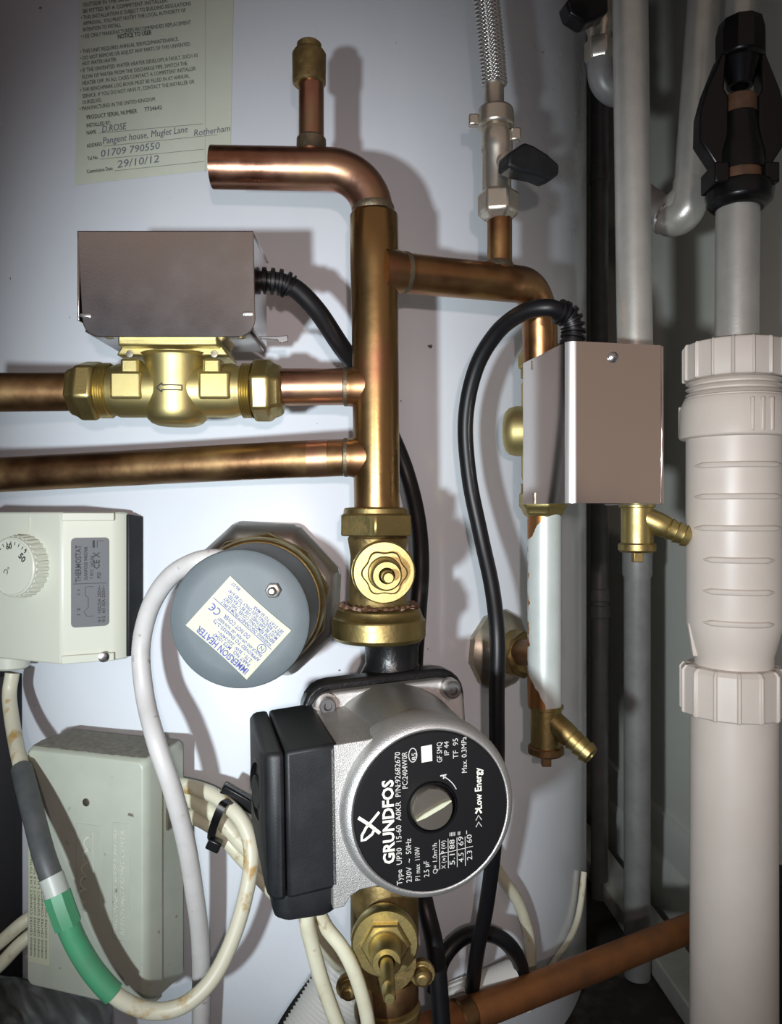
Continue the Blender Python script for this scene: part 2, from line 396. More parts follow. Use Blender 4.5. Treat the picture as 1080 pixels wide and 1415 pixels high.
def hand(s, x, y, w, h): put_text(ink, s, x, -y, h, w, rot=8, shear=.22, fn=on_notice)
hand('D.ROSE', 141, 183, 33, 9); hand('Pangent house, Muglet Lane', 142, 199, 118, 9); hand('Rotherham', 268, 188, 50, 8.5)
hand('01709 790550', 139, 217, 82, 9.5); hand('29/10/12', 162, 232, 58, 10)
tx.build('printed_text', M['print_grey'], notice); bold.build('field_captions', M['print_black'], notice); ink.build('handwriting', M['ink'], notice)
b = MB(); b.add([T(283 + dx, y, .0007) for y in (-70, 90, 238) for dx in (0, .7)], [(0, 1, 3, 2), (2, 3, 5, 4)]); b.build('fold_line', M['print_dim'], notice)
# ------------------------------------------------------------------ soldered copper pipework
D = .475
S = D / F
pw = thing('copper_pipework', V(518, 500, D), 'soldered copper riser with capped stub, open elbow and side branches above the pump', 'pipework')
b = MB(); ax = V(520.5, 706, D) - V(516.5, 293, D)
b.lathe(V(516.5, 293, D), ax, [(0, 27 * S), (2 * S, 31 * S), (6 * S, 33.5 * S), (75 * S, 33.5 * S), (120 * S, 32.5 * S), (260 * S, 32 * S), (413 * S, 31.5 * S)], n=48)
b.build('riser', M['copper_gold'], pw)
b = MB(); path = fillet([V(293, 231, D), V(513, 235, D), V(515, 312, D)], 62 * S, 16)
b.tube(path, 28.5 * S, n=36, cap0=False); pin = [path[0] + (path[1] - path[0]).normalized() * t for t in (0, .02, .04)]
b.tube(pin, 26 * S, n=36, cap0=False, cap1=True)
u, v, a = frame(path[1] - path[0]); 
b.rings([[path[0] + (u * math.cos(2 * math.pi * j / 36) + v * math.sin(2 * math.pi * j / 36)) * r for j in range(36)] for r in (26 * S, 28.5 * S)], False, False)
b.build('elbow_pipe', M['copper_red'], pw)
b = MB(); b.lathe(V(515, 283, D), (0, 0, -1), [(0, 28 * S), (3 * S, 29.5 * S), (9 * S, 29.5 * S), (13 * S, 28 * S)], n=36); b.build('solder_joint', M['solder'], pw)
b = MB(); b.lathe(V(430, 215, D), (0, 0, 1), [(0, 20 * S), (16 * S, 20 * S), (19 * S, 17.5 * S), (105 * S, 17.5 * S)], n=28); b.build('stub_pipe', M['copper_red'], pw)
b = MB(); b.lathe(V(430, 211, D), (0, 0, 1), [(0, 22 * S), (4 * S, 20.6 * S), (18 * S, 20.3 * S), (21 * S, 18 * S)], n=28); b.build('solder_joint', M['solder'], pw)
b = MB(); b.lathe(V(427, 118, D), (0, 0, 1), [(0, 20 * S), (3 * S, 23 * S), (42 * S, 23.5 * S), (46 * S, 21 * S), (47 * S, 17 * S), (56 * S, 17 * S), (58 * S, 15 * S), (58 * S, 0)], n=32); b.build('end_cap', M['brass_dirty'], pw)
br = fillet([V(522, 374, D), V(700, 391, .515), V(745, 396, .545), V(746, 500, .552)], .024, 12)
b = MB(); b.tube(br, .0122, n=32); b.build('branch_pipe', M['copper'], pw)
dirb = br[1] - br[0]
b = MB(); b.lathe(V(549, 376, D), dirb, [(6 * S, 26 * S), (7 * S, 28.8 * S), (13 * S, 28.6 * S), (15 * S, 27 * S)], n=32); b.build('solder_joint', M['solder'], pw)
b = MB(); b.lathe(V(549, 376, D), dirb, [(-26 * S, 31 * S), (-4 * S, 30 * S), (2 * S, 28.6 * S), (9 * S, 28.4 * S)], n=32); b.build('tee_branch', M['copper_gold'], pw)
DB = .512
b = MB(); b.lathe(V(690, 385, DB), (0, 0, 1), [(0, .0092), (.009, .0092), (.0105, .0081), (.046, .0081)], n=28); b.build('feed_stub', M['copper'], pw)
b = MB(); b.lathe(V(688, 372, DB), (0, 0, 1), [(0, .0105), (.003, .0098), (.005, .0082)], n=28); b.build('solder_joint', M['solder'], pw)
b = MB(); b.tube([V(380, 535, D), V(500, 534, D)], 25.5 * S, n=32); b.build('short_pipe', M['copper_red'], pw)
for px, py, w in ((474, 534.5, 13), (474, 632, 13)):
    b = MB(); b.lathe(V(px, py, D), (1, 0, 0), [(0, 25 * S), (1.5 * S, 26.8 * S), (6 * S, 27 * S), (7 * S, 25 * S)], n=32); b.build('solder_joint', M['solder'], pw)
    b = MB(); b.lathe(V(px + 5, py, D), (1, 0, 0), [(0, 26.5 * S), (6 * S, 27 * S), (12 * S, 29 * S), (38 * S, 29 * S)], n=32); b.build('tee_branch', M['copper_gold'], pw)
b = MB(); b.tube([V(-90, 661, .512), V(150, 648, .497), V(400, 635, .479), V(500, 631.5, D)], .0113, n=32); b.build('return_pipe', M['copper_dull'], pw)
b = MB(); b.tube([V(427, 634.2, .4775), V(455, 633, .4765)], .01142, n=32); b.build('scorched_band', M['copper_red'], pw)
b = MB(); b.tube([V(-95, 543, D), V(120, 541, D)], 26.8 * S, n=32)
tag(b.build('copper_pipe', M['copper_dull']), 'straight copper pipe entering the left motorised valve from the left edge', 'pipe')

# ------------------------------------------------------------------ motorised valves
def arrow_poly():
    return [(-17, 0), (-9, 6), (-9, 3.2), (17, 3.2), (17, -3.2), (-9, -3.2), (-9, -6)]
def zone_body(root, O, axis_x, s, front, bulge=48):
    """brass body; O centre on the pipe axis, axis_x along the pipe, front towards the body's face, third axis to the actuator; s metres per unit"""
    X = axis_x.normalized(); Zf = front.normalized(); Y = Zf.cross(X).normalized()
    Mx = Matrix((X, Y, Zf)).transposed().to_4x4(); Mx = Matrix.Translation(O) @ Mx @ Matrix.Scale(s, 4)
    b = MB(Mx)
    b.lathe((-92, 0, 0), (1, 0, 0), [(0, 33), (6, 34), (14, 37), (170, 37), (178, 34), (186, 33)], n=36)
    b.lathe((0, -bulge, 0), (0, 1, 0), [(0, 26), (3, 34), (9, 40), (20, 43), (bulge + 36, 43), (bulge + 44, 46), (bulge + 48, 52)], n=48)
    for sx in (-1, 1):
        b.prism((sx * 59, 2, 22), (0, 0, 1), rrect(42, 36, 4), [(0, 1.06), (15, 1.0), (18, .95)], ref=Vector((0, 1, 0)))
        b.prism((sx * 55, 28, 12), (0, 0, 1), rrect(24, 20, 3), [(0, 1.05), (20, 1), (23, .93)], ref=Vector((0, 1, 0)))
    b.plate([(-76, 44), (76, 44), (66, 60), (-66, 60)], -40, 26)
    body = b.build('valve_body', M['brass_cast'], root, bevel=.0012)
    b = MB(Mx); b.plate(rrect(132, 130, 8), -40, 46) if False else b.box((0, 60, 2), (132, 15, 92)); b.build('flange', M['brass_cast'], root, bevel=.0012)
    b = MB(Mx)
    A = arrow_poly(); A = [(A[i][0] + (A[(i + 1) % 7][0] - A[i][0]) * t / 5, A[i][1] + (A[(i + 1) % 7][1] - A[i][1]) * t / 5) for i in range(7) for t in range(5)]
    stroke(b, A, 1.7, 0, closed=True, fn=lambda p: Vector((p.x, p.y - 2, math.sqrt(43.6 ** 2 - p.x ** 2))))
    b.build('flow_arrow', M['print_black'], body)
    for sx in (-1, 1):
        b = MB(Mx); b.lathe((sx * 57, 46, 26), (0, 0, 1), [(0, 5), (1.0, 5), (1.2, 3.5)], n=14)
        b.build('flange_screw', M['dark_metal'], root)
    for sx in (-1, 1):
        b = MB(Mx); prof = []
        for i in range(5): prof += [(i * 3.2, 36), (i * 3.2 + 1.6, 38)]
        b.lathe((sx * 90, 0, 0), (sx, 0, 0), prof, n=32); b.build('thread', M['brass'], root)
        b = MB(Mx); b.lathe((sx * 104, 0, 0), (sx, 0, 0), [(0, 36), (3, 43.5), (26, 43.5), (30, 39), (40, 35), (43, 29)], n=6, phase=rad(12)); b.build('compression_nut', M['brass'], root, bevel=.0015)
    return Mx

# left valve
zl = thing('motorised_valve', V(242, 540, D), 'motorised zone valve with zinc box lying level on the left horizontal copper pipe', 'valve', 'motorised zone valves')
zone_body(zl, V(245, 540, D), Vector((1, 0, 0)), S, Vector((0, -1, 0)))
DF = .432; sf = DF / F
Mc = local(V(228, 392, DF), 0)
w, h, dp = 244 * sf, 147 * sf, .054
poly = [(-w / 2, h / 2), (-w / 2 + .003, -h / 2 + .010)]
for j in range(7): a = rad(180 + 90 * j / 6); poly.append((-w / 2 + .0125 + .0095 * math.cos(a), -h / 2 + .0095 + .0095 * math.sin(a)))
for j in range(7): a = rad(270 + 90 * j / 6); poly.append((w / 2 - .0085 + .0095 * math.cos(a), -h / 2 + .0095 + .0095 * math.sin(a)))
poly += [(w / 2 + .001, -h / 2 + .010), (w / 2, h / 2)]
b = MB(Mc); b.plate(poly, -.0012, 0)
b.box((0, h / 2 - .0006, -dp / 2), (w, .0012, dp)); b.box((-w / 2 + .0008, .004, -dp / 2), (.0012, h - .010, dp))
b.build('actuator_cover', M['zinc'], zl, bevel=.0005)
b = MB(Mc); b.box((w / 2 - .0015, .002, -dp / 2 - .002), (.0012, h - .006, dp - .008)); b.build('end_plate', M['zinc'], zl, bevel=.0004)
b = MB(Mc); b.box((.0, -h / 2 + .004, -dp / 2 - .003), (w * .93, .0014, dp)); b.build('base_plate', M['zinc'], zl, bevel=.0004)
b = MB(Mc); b.box((0, .004, -dp / 2 - .004), (w * .9, h * .75, dp * .8)); b.build('motor_block', M['black_plastic'], zl)
for x, y in ((-110, -44), (114, -41)):
    b = MB(Mc); b.prism((x * sf, y * sf, 0), (0, 0, 1), rrect(15 * sf, 5 * sf, 2.2 * sf), [(-.0002, 1), (.0006, 1), (.0008, .8)], ref=Vector((0, 1, 0))); b.build('cover_slot', M['bright_steel'], zl)
b = MB(Mc); b.plate([(w / 2 - .002, -.0225), (w / 2 + .009, -.0225), (w / 2 + .015, -.0218), (w / 2 + .0155, -.0255), (w / 2 + .010, -.0265), (w / 2 + .009, -.0245), (w / 2 - .002, -.024)], -.031, -.029); b.build('manual_lever', M['bright_steel'], zl, bevel=.0005)
for x in (-.035, .04):
    b = MB(Mc); b.lathe((x, -h / 2 + .0035, -.012), (0, -1, 0), [(0, .0028), (.0014, .0026), (.002, .001)], n=12)
    b.build('base_screw', M['bright_steel'], zl)
def corrugated(path, r, k=10):
    P = smooth(path, 6 * 4); rs = []
    for i in range(len(P)): rs.append(r * (1.0 + .16 * (1 if (i * k * 2 // len(P)) % 2 == 0 else -1)))
    return P, rs
P_, R_ = corrugated([V(346, 389, .462), V(366, 388, .462), V(390, 391, .464), V(402, 398, .466)], .0068, 7)
b = MB(); b.tube(P_, R_, n=18); b.build('strain_relief', M['black_rubber'], zl)
cab = smooth([V(392, 392, .465), V(412, 402, .468), V(440, 432, .475), V(470, 477, .488), V(500, 520, .505), V(535, 590, .525), V(560, 650, .533), V(576, 715, .528), V(581, 780, .52), V(577, 850, .515), V(572, 930, .535), V(570, 1050, .543), V(575, 1180, .535), V(586, 1245, .505), V(601, 1310, .497), V(608, 1390, .493), V(612, 1450, .49)], 8)
b = MB(); b.tube(cab, .0058, n=16); b.build('flex_cable', M['black_rubber'], zl)

# right valve: pipe vertical, box turned towards the right
zr = thing('motorised_valve', V(750, 590, .555), 'motorised zone valve with upright stainless box on the right vertical pipe', 'valve', 'motorised zone valves')
zone_body(zr, V(750, 595, .560), Vector((0, 0, -1)), .00042, Vector((-.26, -.966, 0)).normalized(), 66)
Mb = local(V(785, 583, .46), 12)
fw, fh, fd = .0600, .0955, .0715
b = MB(Mb); b.prism((fw / 2, 0, -fd / 2), (0, 1, 0), [(-fw / 2, -fd / 2 + .005)] + [(-fw / 2 + .005 - .005 * math.cos(rad(a)), -fd / 2 + .005 - .005 * math.sin(rad(a))) for a in range(6, 91, 6)] + [(fw / 2, -fd / 2), (fw / 2, fd / 2), (-fw / 2, fd / 2)], [(-fh / 2, 1), (fh / 2, 1)], ref=Vector((0, 0, -1)))
co_ = b.build('actuator_cover', M['steel'], zr); co_.data.materials.append(M['fold'])
nf = Mb.to_3x3() @ Vector((0, 0, 1)); nl = Mb.to_3x3() @ Vector((-1, 0, 0))
for f in co_.data.polygons:
    if nf.angle(f.normal) > rad(2) and nl.angle(f.normal) > rad(2) and abs(f.normal.z) < .5 and f.normal.dot(nf) > 0 and f.normal.dot(nl) > 0: f.material_index = 1
b = MB(Mb); b.box((fw + .0008, -.0005, -fd / 2 + .0002), (.0016, fh + .0004, fd + .0006)); b.build('end_plate', M['steel'], zr, bevel=.0004)
b = MB(Mb); b.lathe((.0285, fh / 2 - .0085, 0), (0, 0, 1), [(0, .0033), (.0012, .0031), (.0022, .0018), (.0024, 0)], n=18); b.build('cover_screw', M['bright_steel'], zr)
for c_, z_ in (((-.0002, .0435, -.055), (.0009, .006, .0012)), ((-.0002, -.044, -.052), (.0009, .007, .0025))):
    b = MB(Mb); b.box(c_, z_); b.build('cover_notch', M['dark_metal'], zr)
P_, R_ = corrugated([V(790, 476, .485), V(792, 455, .485), V(785, 437, .484), V(768, 429, .482)], .0068, 8)
b = MB(); b.tube(P_, R_, n=18); b.build('strain_relief', M['black_rubber'], zr)
cab = smooth([V(778, 432, .482), V(755, 425, .48), V(722, 432, .488), V(686, 460, .505), V(657, 510, .520), V(643, 580, .530), V(648, 660, .535), V(664, 740, .535), V(680, 815, .528), V(687, 885, .520), V(686, 960, .52), V(686, 1060, .525), V(683, 1160, .535), V(672, 1250, .548), V(660, 1310, .558), V(652, 1368, .572)], 8)
b = MB(); b.tube(cab, .0053, n=16); b.build('flex_cable', M['black_rubber'], zr)

# painted drop below the right valve, drain cocks
b = MB(); b.lathe(V(752, 705, .56), (0, 0, -1), [(0, .0121), (.140, .0121)], n=36)
tag(b.build('painted_pipe', M['painted_over']), 'copper pipe with pale silver paint hanging below the right motorised valve', 'pipe')

def drain_cock(root, O, s, body_px, spout, mats):
    """O: top centre; s: metres per pixel; spout: end offset (px right, px down, towards viewer)"""
    w, hgt = body_px
    b = MB(); b.lathe(O, (0, 0, -1), [(0, w * .52 * s), (4 * s, w * .52 * s), (5 * s, w * .46 * s), (hgt * .72 * s, w * .46 * s)], n=28); b.build('cock_body', mats[0], root)
    b = MB(); b.lathe(O + Vector((0, 0, -hgt * .70 * s)), (0, 0, -1), [(0, w * .5 * s), (2 * s, w * .54 * s), (10 * s, w * .54 * s), (13 * s, w * .46 * s)], n=24); b.build('gland_nut', mats[1], root)
    b = MB(); b.box(O + Vector((0, 0, -hgt * .92 * s)), (w * .28 * s, w * .28 * s, hgt * .26 * s)); b.build('spindle', mats[1], root, bevel=.0006)
    a = O + Vector((w * .1 * s, -.002, -hgt * .22 * s)); e = O + Vector((spout[0] * s, -spout[2], -spout[1] * s)); L = (e - a).length
    b = MB(); prof = [(0, w * .34 * s), (L * .35, w * .34 * s), (L * .5, w * .32 * s)]
    for k in range(3):
        t = .55 + k * .15; prof += [(L * t, w * .28 * s), (L * t + .0004, w * .33 * s), (L * (t + .13), w * .28 * s)]
    prof += [(L, w * .22 * s), (L, w * .13 * s), (L - .008, w * .12 * s)]
    b.lathe(a, e - a, prof, n=24); b.build('hose_spout', mats[0], root)
o = V(754, 974, .56); dc = thing('drain_cock', o, 'tarnished brass drain cock at the foot of the silver painted pipe', 'drain valve', 'drain cocks')
drain_cock(dc, o, .56 / F, (46, 80), (52, 58, .022), (M['brass_dull'], M['copper_dull']))
o = V(880, 697, .53); dc = thing('drain_cock', o, 'yellow brass drain cock under the grey pipe beside the stainless box', 'drain valve', 'drain cocks')
drain_cock(dc, o, .53 / F, (47, 76), (66, 46, .010), (M['brass'], M['brass_dull']))

# boss with copper spur behind the painted pipe
p = T(688, 898); nr = tank_normal(p); bs = thing('cylinder_boss', p, 'tarnished round boss with copper spur on the cylinder behind the silver painted pipe', 'boss')
b = MB(); b.lathe(p - nr * .004, nr, [(0, .032), (.008, .032), (.014, .027), (.018, .020)], n=10, phase=.2); b.build('boss_plate', M['boss'], bs, bevel=.002)
b = MB(); b.lathe(p + nr * .012, nr, [(0, .017), (.006, .0185), (.016, .0185), (.019, .014)], n=8); b.build('boss_nut', M['brass_dirty'], bs, bevel=.001)
q = V(750, 902, .565)
b = MB(); b.tube([p + nr * .012, (p + nr * .012).lerp(q, .5), q], .0100, n=24); b.build('copper_spur', M['copper_dull'], bs)

# ------------------------------------------------------------------ filling loop with isolating valve
hs = thing('braided_hose', V(683, 130, DB), 'steel braided flexible hose coming down from the top edge', 'hose')
hp = smooth([V(667, -70, DB), V(672, 0, DB), V(678, 60, DB), V(683, 118, DB)], 110)
b = MB(); n = 96; pts = hp; R = []
for i, p in enumerate(pts):
    t = (pts[min(i + 1, len(pts) - 1)] - pts[max(i - 1, 0)]).normalized(); u, v, a = frame(t)
    ring = []
    for j in range(n):
        th = 2 * math.pi * j / n
        k = .5 + .5 * math.sin(th * 9) * math.sin(i * .62)
        ring.append(p + (u * math.cos(th) + v * math.sin(th)) * (.0072 + .0014 * k))
    R.append(ring)
b.rings(R); b.build('braid', M['braid'], hs, angle=75)
sd = DB / F
b = MB(); b.lathe(V(682, 110, DB), (0, 0, -1), [(0, 12 * sd), (1 * sd, 15 * sd), (8 * sd, 15.5 * sd), (10 * sd, 14 * sd), (38 * sd, 14 * sd), (41 * sd, 16 * sd)], n=28); b.build('ferrule', M['nickel'], hs)
b = MB(); b.lathe(V(684, 148, DB), (0, 0, -1), [(0, 18 * sd), (4 * sd, 25 * sd), (28 * sd, 26 * sd), (30 * sd, 22 * sd)], n=32)
b.box(V(654, 167, DB), (14 * sd, 12 * sd, 16 * sd)); b.box(V(712, 187, DB - .004), (14 * sd, 12 * sd, 18 * sd)); b.build('wing_nut', M['nickel'], hs, bevel=.0012)
iv = thing('isolating_valve', V(687, 230, DB), 'nickel isolating valve with black lever under the braided hose', 'valve')
b = MB(); prof = []
for i in range(4): prof += [(i * 2.4 * sd, 19 * sd), (i * 2.4 * sd + 1.2 * sd, 21 * sd)]
prof += [(12 * sd, 22 * sd), (34 * sd, 22 * sd), (38 * sd, 20 * sd), (92 * sd, 20 * sd), (95 * sd, 17 * sd)]
b.lathe(V(686, 176, DB), (0, 0, -1), prof, n=36); b.build('valve_body', M['nickel'], iv)
b = MB(); p = V(690, 232, DB); b.lathe(p, Vector((.45, -.9, 0)), [(0, 16 * sd), (24 * sd, 15 * sd), (26 * sd, 10 * sd), (36 * sd, 10 * sd)], n=28); b.build('stem_housing', M['nickel'], iv)
Ml = local(V(729, 229, DB - .022), 22, roll=-2); 
b = MB(Ml); s_ = (DB - .022) / F
b.plate([(x * s_, y * s_) for x, y in ((-40, -14), (-39, 4), (-14, 24), (0, 22), (22, 15), (42, 4), (42, -10), (26, -20), (8, -17), (-20, -18))], -.007, .007); b.build('lever', M['black_plastic'], iv, bevel=.002)
b = MB(); b.lathe(V(688, 264, DB), (0, 0, -1), [(0, 22 * sd), (4 * sd, 29 * sd), (32 * sd, 29 * sd), (38 * sd, 22 * sd), (42 * sd, 18 * sd)], n=6, phase=rad(10)); b.build('compression_nut', M['nickel'], iv, bevel=.0014)

# ------------------------------------------------------------------ pump valves
def bonnet(root, O, out, s, wavy, rb, rn, lp, ls):
    """round flange, nut, packing nut and spindle standing towards the viewer; s metres per px"""
    b = MB(); b.lathe(O, out, [(0, rb * .7 * s), (.004, rb * .87 * s), (.012, rb * s), (.0165, rb * s), (.018, rb * .95 * s)], n=48); b.build('bonnet', M['brass'], root)
    top = O + out * .0175
    poly = []
    for i in range(72):
        a = 2 * math.pi * i / 72; r = (rn + 2.2 * math.cos(6 * a)) if wavy else 0
        if not wavy:
            q = (a % (math.pi / 3)) - math.pi / 6; r = rn / math.cos(q)
        poly.append((r * s, 0) if False else (r * s * math.cos(a), r * s * math.sin(a)))
    b = MB(); b.prism(top, out, poly, [(0, 1), (.0035, 1), (.0045, .93)]); b.build('bonnet_nut', M['brass'], root)
    b = MB(); b.lathe(top, out, [(.004, 25 * s), (.005, 22 * s), (lp - .002, 20.5 * s), (lp, 18 * s), (lp, 11 * s), (lp - .003, 10.5 * s)], n=36, cap1=False); b.build('packing_nut', M['brass'], root)
    b = MB(); b.lathe(top, out, [(.008, 9 * s), (ls - .012, 8.6 * s), (ls - .011, 7 * s), (ls - .010, 8.2 * s), (ls - .0015, 8 * s), (ls, 6 * s), (ls, 0)], n=24); b.build('spindle', M['brass'], root)
    return top

gv = thing('gate_valve', V(522, 790, D), 'brass gate valve with round bonnet between copper riser and top of pump', 'valve', 'pump gate valves')
b = MB(); b.lathe(V(519, 701, D), (0, 0, -1), [(0, 33 * S), (1 * S, 44 * S), (10 * S, 45 * S), (11 * S, 48 * S)], n=36); b.lathe(V(520, 711, D), (0, 0, -1), [(0, 54.5 * S), (29 * S, 54.5 * S)], n=6, phase=rad(30)); b.build('compression_nut', M['brass_dull'], gv, bevel=.0022, segs=1)
b = MB(); b.lathe(V(522, 738, D), (0, 0, -1), [(0, 38 * S), (6 * S, 42 * S), (30 * S, 38 * S), (90 * S, 40 * S), (104 * S, 46 * S), (112 * S, 56 * S)], n=36); b.lathe(V(526, 786, D), (0, -1, 0), [(0, 38 * S), (.024, 38 * S)], n=32); b.build('valve_body', M['brass_dirty'], gv)
b = MB()
b.lathe(V(523, 838, D), (0, 0, -1), [(0, 50 * S), (2 * S, 57 * S), (15 * S, 61.5 * S), (17 * S, 61.5 * S)], n=48); b.lathe(V(523, 852, D), (0, 0, -1), [(0, 61 * S), (2 * S, 65 * S), (26 * S, 65 * S), (32 * S, 60 * S), (33 * S, 48 * S)], n=16, phase=.1); b.build('union_nut', M['brass_dull'], gv, bevel=.0012)
b = MB(); random.seed(3)
for i in range(70):
    a = 2 * math.pi * (i + random.random()) / 70; r = (49 + 4 * random.random()) * S
    c = V(523, 838, D) + Vector((math.cos(a) * r, math.sin(a) * r, .0005)); b.lathe(c, (random.uniform(-.4, .4), random.uniform(-.4, .4), 1), [(0, .0024), (random.uniform(.0004, .0022), .0014)], n=6)
b.build('jointing_paste', M['residue_reflection'], gv, kind='stuff')
bonnet(gv, V(527, 787, D - .022), Vector((.09, -1, -.02)).normalized(), .438 / F, True, 43.5, 30, .019, .030)

gl = thing('gate_valve', V(530, 1300, D), 'brass gate valve with hexagonal bonnet under the pump at the bottom edge', 'valve', 'pump gate valves')
b = MB(); b.lathe(V(531, 1205, D), (0, 0, -1), [(0, 44 * S), (20 * S, 47 * S), (90 * S, 47 * S), (110 * S, 40 * S), (250 * S, 38 * S)], n=36); b.lathe(V(531, 1298, D), (0, -1, 0), [(0, 44 * S), (.024, 42 * S)], n=32); b.build('valve_body', M['brass_dirty'], gl)
bonnet(gl, V(530, 1282, D - .024), Vector((.05, -1, .03)).normalized(), .440 / F, False, 46, 29, .020, .052)
b = MB(); b.lathe(V(535, 1345, D), (0, 0, -1), [(0, 41 * S), (4 * S, 43 * S), (34 * S, 43 * S), (38 * S, 39 * S)], n=32); b.build('copper_collar', M['copper_dull'], gl)
b = MB(); b.lathe(V(535, 1386, D), (0, 0, -1), [(0, 42 * S), (2 * S, 46 * S), (14 * S, 46 * S), (17 * S, 42 * S)], n=32)
for px, py in ((482, 1364), (583, 1345)):
    b.build('pipe_clamp' if px == 482 else 'clamp_bolt', M['brass_dirty'], gl, bevel=.0006); b = MB(); b.lathe(V(px, py, D - .012), (0, -1, 0), [(-.010, 10 * S), (-.003, 10 * S), (-.003, 17 * S), (.001, 18 * S), (.001, 11 * S), (.006, 11 * S), (.008, 7 * S)], n=14)
b.build('clamp_bolt', M['brass_dirty'], gl, bevel=.0006)

# ------------------------------------------------------------------ pump
YAW = 14.4
A0 = V(538, 1048, .455); A1 = V(597, 1117, .375)
PM = local(A0, YAW, roll=1.0)
PL = (A1 - A0).length
pump = thing('circulator_pump', A0, 'silver and black heating circulator pump mounted on the copper riser', 'pump')
k = .375 / F
# volute
PF = PM @ Matrix.Rotation(rad(2.6), 4, 'Z')
b = MB(PF)
b.plate(rrect(.097, .097, .016), -.015, -.001)
b.lathe((0, 0, -.001), (0, 0, -1), [(0, .046), (.02, .046), (.036, .036), (.042, .02), (.042, 0)], n=40)
b.build('volute_casting', M['black_cast'], pump, bevel=.002)
b = MB(); nk = V(541, 884, .478); b.lathe(nk, (0, 0, -1), [(0, .0185), (.004, .0165), (.014, .016), (.022, .020), (.034, .028)], n=32); b.build('pump_neck', M['black_cast'], pump)
b = MB(); nk2 = V(533, 1150, .475); b.lathe(nk2, (0, 0, -1), [(0, .026), (.012, .019), (.03, .018)], n=32); b.build('pump_neck', M['black_cast'], pump)
# motor
b = MB(PF); fl = rrect(.090, .088, .014, 6)
b.plate(fl, -.001, .008); b.build('motor_flange', M['alu'], pump, bevel=.0015)
for x in (-.0365, .0365):
    for y in (-.0355, .0385):
        b = MB(PF); b.lathe((x, y, .006), (0, 0, 1), [(0, .0062), (.004, .0062)], n=20); bo = b.build('bolt', M['boss_steel'], pump)
        b = MB(PF); b.lathe((x, y, .009), (0, 0, 1), [(0, .0046), (.006, .0046), (.0066, .004), (.0066, .0024), (.004, .0022)], n=20); b.build('socket_head', M['paint_dark'], bo)
b = MB(PM); b.lathe((0, 0, .006), (0, 0, 1), [(0, .0452), (.006, .0444), (PL - .030, .0425), (PL - .02, .0425)], n=72); b.build('motor_body', M['alu_body'], pump)
b = MB(PM)
RR = 128 * k
b.lathe((0, 0, PL - .026), (0, 0, 1), [(0, .0425), (.004, RR * .975), (.012, RR * .99), (.0195, RR * .985), (.0225, RR * .965), (.0247, RR * .93), (.0256, 114 * k), (.0256, 112 * k), (.0245, 111 * k)], n=96, cap1=True)
zb = PL - .024
cp = [(-.0475, .0315), (-.0455, .0335), (-.030, .0345), (-.018, .0365), (-.012, .0365), (-.012, -.0365), (-.026, -.0365), (-.034, -.0370), (-.039, -.0395), (-.042, -.0440), (-.0475, -.0445)]
b.plate([(x, y) for x, y in cp], .006, PL - .008)
b.build('motor_end_ring', M['alu'], pump, bevel=.002)
b = MB(PM); b.lathe((0, 0, PL - .004), (0, 0, 1), [(0, 110.5 * k), (.0040, 110.5 * k), (.0045, 109 * k), (.0045, 0)], n=72); plate = b.build('nameplate', M['plate'], pump)
# lettering on the plate; frame s (reading direction, up in the picture) / t (left in the picture), px units about the plate centre
ZP = PL + .0008
def pl(p): return Vector((-p.y * k, p.x * k, ZP + p.z))
w1 = MB(PM); w2 = MB(PM)
def ptxt(mb, s, y_start, x_base, h, length, bold=0): put_text(mb, s, -(y_start - 1117), -(x_base - 597), h, length, bold=bold, fn=pl)
ptxt(w1, 'GRUNDFOS', 1181, 541.5, 15, 114, .03)
for s, ys, xb, h, ln in (
    ('Type  UP30  15-60  A0KR  P/N:92682670', 1212, 552, 7.5, 182), ('230V  ~  50Hz', 1210, 565.5, 7.5, 60), ('PC:2404W0R', 1081, 562, 7.5, 50),
    ('P1 max  110W', 1209, 577.5, 7, 46), ('2.5 µF', 1206, 590.5, 7.5, 22), ('Q= 1.0m³/h', 1203, 602.5, 6.5, 42),
    ('X (w)', 1198, 614.5, 6, 18), ('P (W)', 1176, 614.5, 6, 17), ('5.1', 1194, 628, 7.5, 15), ('88', 1172, 628, 7.5, 13), ('4.5', 1192, 641, 7.5, 13), ('69', 1169, 641, 7.5, 13), ('2.3', 1190.5, 653.5, 7.5, 13), ('60', 1167, 653.5, 7.5, 12),
    ('GF SMQ', 1050, 612, 7.5, 28), ('IP 44', 1041, 622, 7, 19), ('TF  95', 1047, 635.5, 7.5, 28), ('Max. 0.3MPa', 1068, 648, 7.5, 50), ('85', 1043.5, 575, 6.5, 10)):
    ptxt(w2, s, ys, xb, h, ln)
w1.build('name_lettering', M['print_white'], plate); w1 = MB(PM); ptxt(w1, 'Low Energy', 1121, 669, 9.5, 58, .02)
def ps(mb, pts, w, closed=False): stroke(mb, [(-(y - 1117), -(x - 597)) for x, y in pts], w, 0, fn=pl, closed=closed)
ps(w2, [(570 + 5.8 * math.cos(rad(a)), 1036.5 + 9.5 * math.sin(rad(a))) for a in range(0, 360, 15)], 1.1, True)
for x in (606, 618.5, 631.5, 643.5): ps(w2, [(x, 1198), (x + .2, 1157)], .9)
ps(w2, [(605, 1177), (655, 1172)], .9)
for x, m_ in ((624, 4), (636, 2), (646, 1)):
    for i in range(m_): ps(w2, [(x - 2.5 + i * 2.3, 1154), (x - 2.2 + i * 2.3, 1149)] if m_ > 1 else [(x, 1154), (x, 1149)], 1.1)
for i, mb in enumerate((w2, w2, w1)):
    y = 1146 - i * 9.5; ps(mb, [(660, y), (664, y - 7), (668.5, y)], 1.2 if i < 2 else 3)
w1.build('slogan_lettering', M['print_white'], plate); w1 = MB(PM)
